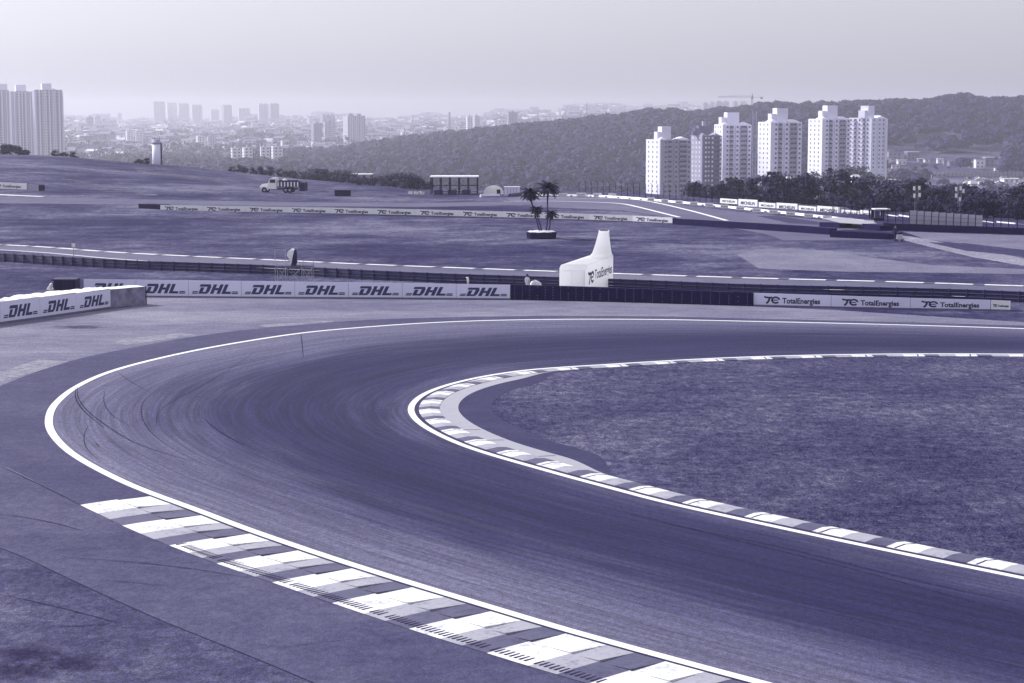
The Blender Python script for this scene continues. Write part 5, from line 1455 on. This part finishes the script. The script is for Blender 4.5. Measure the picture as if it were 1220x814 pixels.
def hoist():
    D_ = 1290.0; p = AY(899.3, 133, D_); z0 = tz(p.x, D_); H = p.z-z0; r_ = empty('lattice_tower', (p.x, D_, z0), 0, 'narrow lattice tower between two white towers against the wooded hill', 'lattice tower'); a = 1.2; m = MB().mat('tower_grey')
    for sx, sy in ((-a, -a), (a, -a), (a, a), (-a, a)): m.bar((sx, sy, 0), (sx, sy, H), .16)
    m.build('leg', r_); b_ = MB().mat('tower_grey'); k = 0
    while k < H-2.5: b_.bar((-a, -a, k), (a, -a, k+2.4), .1); b_.bar((a, -a, k), (-a, -a, k+2.4), .1); b_.bar((-a, -a, k+2.4), (a, -a, k+2.4), .1); k += 2.4
    b_.build('bracing', r_)
hoist()

# ------------------------------------------------------------------ trees
def leafcloud(m, c, r, n, size, rng, flat=.75):
    for _ in range(n):
        d = Vector((rng.gauss(0, 1), rng.gauss(0, 1), rng.gauss(0, 1))).normalized(); rr = r*rng.uniform(.55, 1.05)
        p = c+Vector((d.x*rr, d.y*rr, d.z*rr*flat)); nrm = (d+Vector((rng.uniform(-.6, .6), rng.uniform(-.6, .6), rng.uniform(-.3, .9)))).normalized()
        a = nrm.orthogonal().normalized(); b_ = nrm.cross(a); s = size*rng.uniform(.6, 1.3); t = rng.uniform(0, 3.1); ca, sa = math.cos(t), math.sin(t); a, b_ = a*ca+b_*sa, b_*ca-a*sa
        m.poly([p-a*s, p-b_*s*.55, p+a*s, p+b_*s*.55])
def make_tree(seed, H, spread, lobes, mat, size=.34, n=85, bare=0):
    rng = random.Random(seed); root = bpy.data.objects.new('tree', None); COL.objects.link(root)
    t = MB().mat('bark'); th = H*rng.uniform(.28, .38); lean = rng.uniform(-.3, .3)
    t.tube([(0, 0, -1.0), (0, 0, 0), (lean*.3, 0, th*.5), (lean, 0, th), (lean*1.3, .1, H*.72)], [H*.034, H*.03, H*.024, H*.02, H*.008], 7)
    cr = MB().mat(mat)
    for i in range(lobes):
        az = i*2.4+rng.uniform(-.5, .5); rr = spread*rng.uniform(.25, .72)*(1 if i else 0); z = lerp(th*1.05, H*.86, rng.random()) if i else H*.78
        c = Vector((lean+math.cos(az)*rr, math.sin(az)*rr, z)); lr = spread*rng.uniform(.28, .48)
        t.tube([(lean*.8, 0, th*.8), ((lean*.8+c.x)/2, c.y/2, (th*.8+z)/2+.2), tuple(c)], [H*.014, H*.009, H*.004], 5)
        leafcloud(cr, c, lr, n, size, rng)
    t.build('trunk', root); cr.build('crown', root)
    return root
kinds = [make_tree(1, 8, 4.2, 11, 'leaves'), make_tree(2, 7, 3.4, 9, 'leaves_dark'), make_tree(3, 9.5, 4.6, 13, 'leaves'), make_tree(4, 6, 3.8, 9, 'leaves_dark'), make_tree(5, 8.5, 3.0, 9, 'leaves', .3), make_tree(6, 5, 3.6, 8, 'leaves_dark')]
kn = ['rounded mid green', 'compact dark', 'large spreading', 'low dark', 'slender open', 'broad dark']
used = set()
seen = {}
def plant(x, D_, k, sc, where, group, sink=0):
    px_ = AY(x, 200, D_); sc *= 1+sink*1.5; z = tz(px_.x, D_)-sink*1.5/(1+sink*1.5)*sc*[8, 7, 9.5, 6, 8.5, 5][k]; loc = (px_.x, D_, z)
    lab = '%s tree %s' % (kn[k], where)
    if k in used: o = copy_tree(kinds[k], loc, random.uniform(0, 6.3), lab, scale=sc)
    else: o = kinds[k]; used.add(k); o.location = loc; o.rotation_euler.z = random.uniform(0, 6.3); o.scale = (sc,)*3; o['label'] = lab
    o['category'] = 'tree'; o['group'] = group; 
    seen[lab] = seen.get(lab, 0)+1
    return o
def want(x, ytop, D_, k):   # scale so that the top reaches the pixel row
    base = tz(AY(x, 200, D_).x, D_); Ht = AY(x, ytop, D_).z-base; return max(.25, Ht/[8, 7, 9.5, 6, 8.5, 5][k])
# left bushes on the ridge
for x, yt, D_, k in [(4, 171, 440, 3), (14, 170.5, 445, 5), (23, 173.5, 440, 1), (30, 177, 438, 5), (66, 183.5, 445, 3), (76, 184.5, 445, 5), (88, 186.5, 443, 3), (166, 190, 432, 5), (174, 190.5, 432, 3)]:
    plant(x, D_, k, want(x, yt, D_, k), 'on the left ridge' if x < 100 else 'on the ridge beside the silo', 'trees on the left ridge', .33)
g2 = 'trees along the far edge left of the pavilion'
for x, yt in [(276, 200), (284, 198.5), (293, 197.5), (302, 199), (312, 198), (322, 199.5), (332, 199), (342, 201), (350, 204), (358, 205), (366, 201), (375, 199), (384, 199), (393, 202), (402, 205), (410, 200), (418, 206), (426, 214), (436, 215), (446, 212), (455, 208), (463, 205), (472, 204), (481, 203), (490, 207), (497, 210), (504, 216), (511, 220)]:
    D_ = random.uniform(425, 520) if x < 425 else random.uniform(370, 430); k = random.choice([0, 1, 2, 3, 4]); 
    plant(x, D_, k, want(x, yt, D_, k), 'behind the truck' if x < 355 else 'between the truck and the shed' if x < 425 else 'left of the pavilion', g2, .28)
# dark trees below the apartment group
g3 = 'dark trees between the far barrier and the apartment towers'; rng = random.Random(11)
for i in range(150):
    x = rng.uniform(812, 1250); D_ = rng.choice([rng.uniform(310, 420), rng.uniform(420, 620), rng.uniform(600, 950)])
    lim = np.interp(x, [800, 830, 880, 900, 960, 1010, 1040, 1060, 1110, 1150, 1220, 1260], [228, 214, 212, 205, 203, 196, 205, 213, 212, 218, 216, 214])
    k = rng.choice([0, 1, 2, 3, 4, 5]); base_y = HOR+(CAMH-tz(AY(x, 200, D_).x, D_))/D_*F
    yt = max(lim+rng.uniform(-2, 12), base_y-F*9.5/D_)
    if base_y-yt < 3: continue
    sc = want(x, yt, D_, k)
    if sc < .3: continue
    where = 'below the dark striped tower' if x < 865 else 'below the middle white tower' if x < 960 else 'below the rightmost towers' if x < 1055 else 'behind the screen fence' if x < 1170 else 'behind the far catch fence'
    plant(x, D_, k, sc, where, g3)
for x, yt, D_, k in [(1195, 178, 1680, 2), (1205, 176, 1690, 0), (1216, 180, 1660, 2), (1226, 178, 1680, 1), (1186, 186, 1640, 3), (1180, 184, 1700, 0), (1200, 184, 1640, 1), (1213, 186, 1640, 5), (1100, 194, 1580, 5), (1115, 196, 1570, 3), (1130, 198, 1570, 5), (1090, 198, 1560, 3), (1148, 197, 1590, 5), (1010, 196, 1090, 3), (1022, 199, 1100, 1), (1036, 201, 1080, 5), (1000, 200, 1070, 0), (990, 203, 1060, 3), (955, 200, 1090, 4), (966, 199, 1080, 4), (1043, 199, 1480, 3), (1064, 203, 1500, 5)]:
    plant(x, D_, k, want(x, yt, D_, k), 'beside the hillside houses' if x > 1080 else 'below the rightmost towers' if x > 980 else 'below the middle white tower', g3)
def ordn(i): return str(i)+({1: 'st', 2: 'nd', 3: 'rd'}.get(i % 10, 'th') if i % 100 not in (11, 12, 13) else 'th')
for i in range(44):
    x = 1000+i*5.6+rng.uniform(-2, 2); D_ = np.interp(x, [1000, 1060, 1240], [285, 268, 250])+rng.uniform(0, 25); k = rng.choice([1, 3, 5])
    plant(x, D_, k, want(x, 240+rng.uniform(-5, 7), D_, k), 'in the hedge behind the far fence', g3, .3)
for i in range(20):
    x = 865+i*7+rng.uniform(-2, 2); D_ = np.interp(x, [860, 1000], [318, 290])+rng.uniform(0, 25); k = rng.choice([1, 3, 5])
    plant(x, D_, k, want(x, np.interp(x, [860, 1000], [232, 242])+rng.uniform(-5, 4), D_, k), 'above the tyre maker boards', g3, .3)

# forests as canopy masses
def canopy(name, pts, rad, mat, label, per=46, seed=1):
    rng = np.random.RandomState(seed); N = len(pts)
    pts = np.array(pts); n = per
    d = rng.normal(size=(N, n, 3)); d /= np.linalg.norm(d, axis=2)[..., None]; d[..., 2] = np.abs(d[..., 2])*.95-.15
    rr = (rad[:, None]*rng.uniform(.75, 1.08, (N, n)))[..., None]
    c = pts[:, None, :]+d*rr*np.array([1, 1, .8])
    nn = d+rng.uniform(-.32, .32, (N, n, 3)); nn /= np.linalg.norm(nn, axis=2)[..., None]
    ref = np.zeros_like(nn); ref[..., 0] = 1
    a = np.cross(nn, ref); a /= np.linalg.norm(a, axis=2)[..., None]+1e-9; b_ = np.cross(nn, a)
    s = (rad[:, None]*rng.uniform(.16, .30, (N, n)))[..., None]
    V = np.stack([c-a*s, c-b_*s*.8, c+a*s, c+b_*s*.8], 2).reshape(-1, 3)
    me = bpy.data.meshes.new(name); nf = N*n
    me.vertices.add(len(V)); me.vertices.foreach_set('co', V.ravel()); me.loops.add(nf*4); me.loops.foreach_set('vertex_index', np.arange(nf*4)); me.polygons.add(nf)
    me.polygons.foreach_set('loop_start', np.arange(nf)*4); me.polygons.foreach_set('loop_total', np.full(nf, 4)); me.update(calc_edges=True); me.materials.append(MATS[mat])
    o = bpy.data.objects.new(name, me); COL.objects.link(o); return tag(o, label, 'forest', kind='stuff')
rng = np.random.RandomState(5)
def scatter(N, x0, x1, y0, y1, cond, rlo, rhi, pw=1.0):
    P_ = []; Q_ = []
    while len(P_) < N:
        px = rng.uniform(x0, x1); Y = y0+(y1-y0)*rng.rand()**pw; X = (px-CX)/F*Y
        if not cond(px, X, Y): continue
        r = rng.uniform(rlo, rhi); P_.append((X, Y, tz(X, Y)+r*.75+rng.uniform(0, 2.2))); Q_.append(r)
    return P_, np.array(Q_)
HB = [(1058.5, 1095.5, 181, 190.5), (1046, 1062, 188, 194), (1062, 1080, 191, 201), (1054, 1061, 200, 206), (1094, 1144, 189.5, 198), (1154, 1192, 188, 203), (1035, 1070, 214, 220), (1196, 1215, 213, 218), (1111, 1128, 208, 211), (1140, 1260, 211, 222)]
def clear(px, X, Y):
    if px < 1030 or px > 1300 or Y > 1800: return True
    yb = HOR+(CAMH-tz(X, Y))/Y*F
    for a, b_, c, d in HB:
        if a-5 < px < b_+5 and c < yb < d+9: return False
    return mnoise.noise(Vector((X*.02, Y*.02, 7))) > -.1
P_, Q_ = scatter(6900, 170, 1420, 1340, 2420, lambda px, X, Y: (px > 290 or Y < 1900) and clear(px, X, Y), 4.0, 8.5, .8)
canopy('hill_forest', P_, Q_, 'forest_leaves', 'dense wooded hillside rising behind the apartment towers', 80, 2)
P_, Q_ = scatter(1500, -80, 330, 900, 2300, lambda px, X, Y: mnoise.noise(Vector((X*.006, Y*.002, 1))) > -.05, 3.5, 7.5)
canopy('valley_woods', P_, Q_, 'city_trees_hazed', 'hazy woods in the valley beyond the left ridge', 34, 3)
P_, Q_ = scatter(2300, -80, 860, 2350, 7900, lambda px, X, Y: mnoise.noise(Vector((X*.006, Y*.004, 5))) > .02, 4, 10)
canopy('city_greenery', P_, Q_, 'city_trees_hazed', 'hazy tree cover between the far city houses', 24, 4)
P_, Q_ = scatter(900, 480, 1350, 620, 1340, lambda px, X, Y: (px < 840 or Y > 1180) and not (px > 760 and 1060 < Y < 1200), 3.0, 6.0)
canopy('valley_scrub', P_, Q_, 'forest_leaves', 'low scrub and treetops in the valley below the wooded hill', 40, 6)

# ------------------------------------------------------------------ houses
def house_mesh(seed):
    r = random.Random(seed); m = MB(); w_, d, h = r.uniform(6, 10), r.uniform(6, 9), r.choice([3.2, 6, 6.2, 9])
    m.mat(r.choice(['house_white', 'house_grey', 'house_brick', 'house_white'])).box(-w_/2, w_/2, -d/2, d/2, -3, h)
    m.mat('window_dark')
    for k in range(int(h/3)):
        for x in (-.25, .22): m.box(w_*x-.6, w_*x+.6, -d/2-.05, -d/2-.003, k*3+1, k*3+2.2)
    m.mat(r.choice(['house_roof', 'house_roof_dark', 'roof_pale']))
    if r.random() < .5: m.poly([(-w_/2-.4, -d/2-.4, h), (w_/2+.4, -d/2-.4, h), (w_/2+.4, 0, h+1.8), (-w_/2-.4, 0, h+1.8)]); m.poly([(w_/2+.4, d/2+.4, h), (-w_/2-.4, d/2+.4, h), (-w_/2-.4, 0, h+1.8), (w_/2+.4, 0, h+1.8)])
    else: m.box(-w_/2-.2, w_/2+.2, -d/2-.2, d/2+.2, h+.003, h+.25)
    return m
# near hillside houses at the right, with parts
def hill_house(x0, x1, yt, yb, D_, wall, roof, label):
    a = onT((x0+x1)/2, yb, 2400); D_ = a.y; px = F/D_; W_ = (x1-x0)/px; H = (yb-yt)/px; r_ = empty('hillside_house', a, .15, label, 'house')
    MB().mat(wall).box(-W_/2, W_/2, 0, W_*.7, -6, H).build('wall', r_); MB().mat(roof).box(-W_/2-.4, W_/2+.4, -.6, W_*.7+.4, H+.003, H+.35).build('roof', r_)
    n = max(1, int(W_/3.2))
    for i in range(n):
        x = -W_/2+W_*(i+.5)/n
        for k in range(max(1, int(H/3))): MB().mat('window_dark').box(x-.6, x+.6, -.05, -.003, k*3+.9, k*3+2.2).build('window', r_)
HH = [(1058.5, 1074, 181, 190.5, 'house_grey', 'house_roof_dark', 'two storey grey house with open upper floor, highest beside the right tower'), (1080.5, 1095.5, 181.5, 191, 'house_brick', 'roof_pale', 'dark brick house with pale flat roof on the hillside'), (1046, 1053, 188, 193, 'house_white', 'house_roof', 'small white house at the foot of the rightmost tower'),
      (1053.5, 1062, 188.5, 194.5, 'house_white', 'house_roof_dark', 'white house just below the two storey grey house'), (1070, 1080, 191, 196.5, 'house_white', 'roof_pale', 'bright house with pale roof under the dark brick house'), (1062.5, 1072, 196.5, 201, 'house_white', 'house_roof', 'long low white house lower on the slope'),
      (1054, 1061, 200, 206, 'house_white', 'house_roof_dark', 'lowest white house above the retaining wall'), (1094, 1101, 189.5, 193, 'house_grey', 'roof_pale', 'grey house right of the dark brick house'), (1101.5, 1108, 190, 194, 'house_white', 'house_roof', 'small white house in the middle of the house row'),
      (1117, 1124, 189.5, 194.5, 'house_white', 'roof_pale', 'bright white house near the end of the house row'), (1124.5, 1130, 191, 196, 'house_grey', 'house_roof_dark', 'narrow grey house at the end of the row'), (1131, 1144, 192.5, 198, 'house_brick', 'house_roof', 'long brown house standing alone right of the row'),
      (1154, 1162, 193, 197.5, 'house_white', 'roof_pale', 'small pale house at the left of the upper right cluster'), (1162.5, 1173, 190, 201, 'house_white', 'house_roof_dark', 'three storey white house in the upper right cluster'), (1173.5, 1185, 188, 199, 'house_brick', 'roof_pale', 'brick house with pale roof beside the three storey house'), (1185.5, 1192, 200, 204, 'house_white', 'house_roof', 'low white house under the big dark trees at right'),
      (1035, 1052, 217, 220.5, 'house_grey', 'roof_pale', 'shed with long white roof among the dark trees'), (1053, 1069.5, 214.5, 218.5, 'house_grey', 'roof_pale', 'second shed with long white roof among the dark trees'), (1196, 1215, 213.5, 218, 'house_white', 'roof_pale', 'long white hall at the right edge behind the parked cars'), (1111, 1128, 208, 211.5, 'house_grey', 'house_roof', 'grey depot beside the car park')]
for (x0, x1, yt, yb, wa_, ro, lab) in HH: hill_house(x0, x1, yt, yb, 1000-(yt-180)*8, wa_, ro, lab)
for (x, y, w_, D_, lab) in [(942, 221, 9, 640, 'small white house among the dark trees below the middle tower'), (953, 231, 7, 420, 'white cottage low among dark trees above the tyre boards'), (974, 231, 6, 430, 'pale hut low among the dark trees, right of the cottage'), (1020, 219, 8, 620, 'white house between dark trees below the rightmost tower'),
                            (1160, 231, 7, 430, 'pale hut among trees behind the screen fence')]:
    px = F/D_; a = AY(x, y, D_); r_ = empty('tree_house' if 0 else 'small_house', a, .2, lab, 'house'); W_ = w_/px
    MB().mat('house_white').box(-W_/2, W_/2, 0, W_*.8, -10, 2.2).build('wall', r_); MB().mat('roof_pale').hexa([(-W_/2-.3, -.3, 2.203), (W_/2+.3, -.3, 2.203), (W_/2+.3, W_*.8+.3, 2.203), (-W_/2-.3, W_*.8+.3, 2.203), (-W_/2, W_*.3, 2.9), (W_/2, W_*.3, 2.9), (W_/2, W_*.5, 2.9), (-W_/2, W_*.5, 2.9)]).build('roof', r_)
    for q in (-.25, .25): MB().mat('window_dark').box(W_*q-.4, W_*q+.4, -.05, -.003, .7, 1.7).build('window', r_)
r_ = empty('retaining_wall', onT(1040, 211, 2400), 0, 'long pale retaining wall below the hillside houses', 'wall')
rw = MB().mat('tower_grey'); L = 185/F*1540; rw.box(0, L, 0, .5, -3, 4); rw.build('wall', r_)
rb = MB().mat('tower_dark')
for i in range(40): rb.box(L*i/40, L*i/40+.4, -.3, -.01, -3, 4)
rb.build('buttress', r_)
r_ = empty('board_fence', AY(884, 238, 345), -.2, 'pale upright board fence among the dark trees above the tyre maker boards', 'fence')
bf = MB().mat('tower_grey'); 
for i in range(14): bf.box(i*.32, i*.32+.22, 0, .05, -1.5, 1.3-.03*i)
bf.build('boards', r_)
# city houses: 260 individuals nearest, the rest one mass
protos = []
for s in range(8):
    protos.append(house_mesh(s+20))
pm = [None]*8; rngc = random.Random(4); spots = []
while len(spots) < 2600:
    px = rngc.uniform(-60, 880); Y = 2330+5600*rngc.random()**.95; X = (px-CX)/F*Y
    if mnoise.noise(Vector((X*.006, Y*.004, 5))) > .12: continue
    if px > 430 and Y < 2500: continue
    spots.append((Y, X, px))
spots.sort()
hk = ['white two storey', 'pale flat roofed', 'greyish tiled', 'brown block', 'small white', 'tall narrow pale', 'low grey', 'light gabled']
for i, (Y, X, px) in enumerate(spots[:260]):
    k = rngc.randrange(8); z = tz(X, Y)
    if pm[k] is None: o = protos[k].build('city_house'); pm[k] = o
    else: o = pm[k].copy(); COL.objects.link(o)
    o.location = (X, Y, z); o.rotation_euler.z = rngc.uniform(-.6, .6); s = rngc.uniform(.9, 1.5); o.scale = (s*1.2, s, s)
    tag(o, 'small hazy house below the far skyline', 'house', 'houses on the far city hillside')
VV = []; FF = []; MI = []; mats = []
for (Y, X, px) in spots[260:]:
    p = protos[rngc.randrange(8)]; a = rngc.uniform(-.6, .6); s = rngc.uniform(1.0, 1.9)*(1+(Y-2300)/9000); ca, sa = math.cos(a)*s, math.sin(a)*s; z = tz(X, Y); k = len(VV)
    VV += [(X+x*ca*1.3-y*sa, Y+x*sa+y*ca, z+zz_*s) for x, y, zz_ in p.v]; FF += [[k+i for i in f] for f in p.f]
    for nme in p.mats:
        if nme not in mats: mats.append(nme)
    MI += [mats.index(p.mats[i]) for i in p.mi]
me = bpy.data.meshes.new('city_houses'); me.from_pydata(VV, [], FF)
for nme in mats: me.materials.append(MATS[nme])
me.polygons.foreach_set('material_index', MI); me.update()
o = bpy.data.objects.new('city_houses', me); COL.objects.link(o); tag(o, 'hazy mass of small houses covering the far city hillside', 'houses', kind='stuff')

# parked cars far right
def car_proto(paint):
    r_ = bpy.data.objects.new('parked_car', None); COL.objects.link(r_)
    m = MB().mat(paint); prof = [(-2.1, .35), (-2.1, .8), (-1.3, .95), (-.7, 1.42), (.8, 1.45), (1.5, .98), (2.1, .85), (2.15, .35)]
    for y in (-.85, .85): m.v += [(x, y, z) for x, z in prof]
    n = len(prof); m.face(list(range(n))); m.face(list(range(2*n-1, n-1, -1)))
    for i in range(n): j = (i+1) % n; m.face([j, i, n+i, n+j])
    m.build('body', r_)
    for y in (-.857, .857): MB().mat('glass_dark').hexa([(-1.0, y-.003, 1.0), (1.2, y-.003, 1.0), (1.2, y+.003, 1.0), (-1.0, y+.003, 1.0), (-.65, y-.003, 1.36), (.75, y-.003, 1.36), (.75, y+.003, 1.36), (-.65, y+.003, 1.36)]).build('side_window', r_)
    for x in (-1.35, 1.35):
        for y in (-.8, .8): MB().mat('rubber').tube([(x, y-.1, .33), (x, y+.1, .33)], .33, 10).build('wheel', r_)
    return r_
cps = [[car_proto(c), True, n_] for c, n_ in (('paint_white', 'white'), ('steel', 'grey'), ('paint_dark', 'dark'), ('steel_pale', 'silver'))]; rngk = random.Random(9)
for i in range(64):
    x = rngk.uniform(1148, 1228); yv = rngk.uniform(212.5, 223); p = onT(x, yv, 2400)
    q = rngk.choice(cps)
    if q[1]: o = q[0]; o.location = p; q[1] = False
    else: o = copy_tree(q[0], p)
    o.rotation_euler.z = rngk.uniform(-.5, .5); tag(o, 'tiny '+q[2]+' car in the crowded car park', 'car', 'cars in the car park at the far right')
lotz = AY(1190, 217, 580)
struct(MB().poly([onT(1105, 212, 2400)+Vector((0, 0, .3)), onT(1250, 212.5, 2400)+Vector((0, 0, .3)), onT(1260, 226, 2400)+Vector((0, 0, .3)), onT(1145, 226, 2400)+Vector((0, 0, .3))]).build('car_park', mat='far_asphalt'))

# ------------------------------------------------------------------ haze
hz = MB().box(-12500, 12500, -90, 9300, VAL-12, 78).build('haze', mat='line_white')
tag(hz, 'pale city haze filling the valley air', 'haze', kind='stuff')
hm = bpy.data.materials.new('haze_air'); hm.use_nodes = True; hn = hm.node_tree; hn.nodes.clear()
pv = hn.nodes.new('ShaderNodeVolumePrincipled'); pv.inputs['Color'].default_value = (.88, .87, .95, 1); pv.inputs['Density'].default_value = .000165; pv.inputs['Anisotropy'].default_value = .6
ho = hn.nodes.new('ShaderNodeOutputMaterial'); hn.links.new(pv.outputs[0], ho.inputs['Volume'])
hz.data.materials.clear(); hz.data.materials.append(hm)

# one label for one thing: say which of the look-alikes, counted from the left
_by = {}
for o in COL.objects:
    if o.get('category') in ('tree', 'tower block', 'car', 'house'): _by.setdefault(o['label'], []).append(o)
for lab, os_ in _by.items():
    if len(os_) > 1:
        for i, o in enumerate(sorted(os_, key=lambda q: q.location.x/q.location.y)): o['label'] = '%s, %s such from the left' % (lab, ordn(i+1))
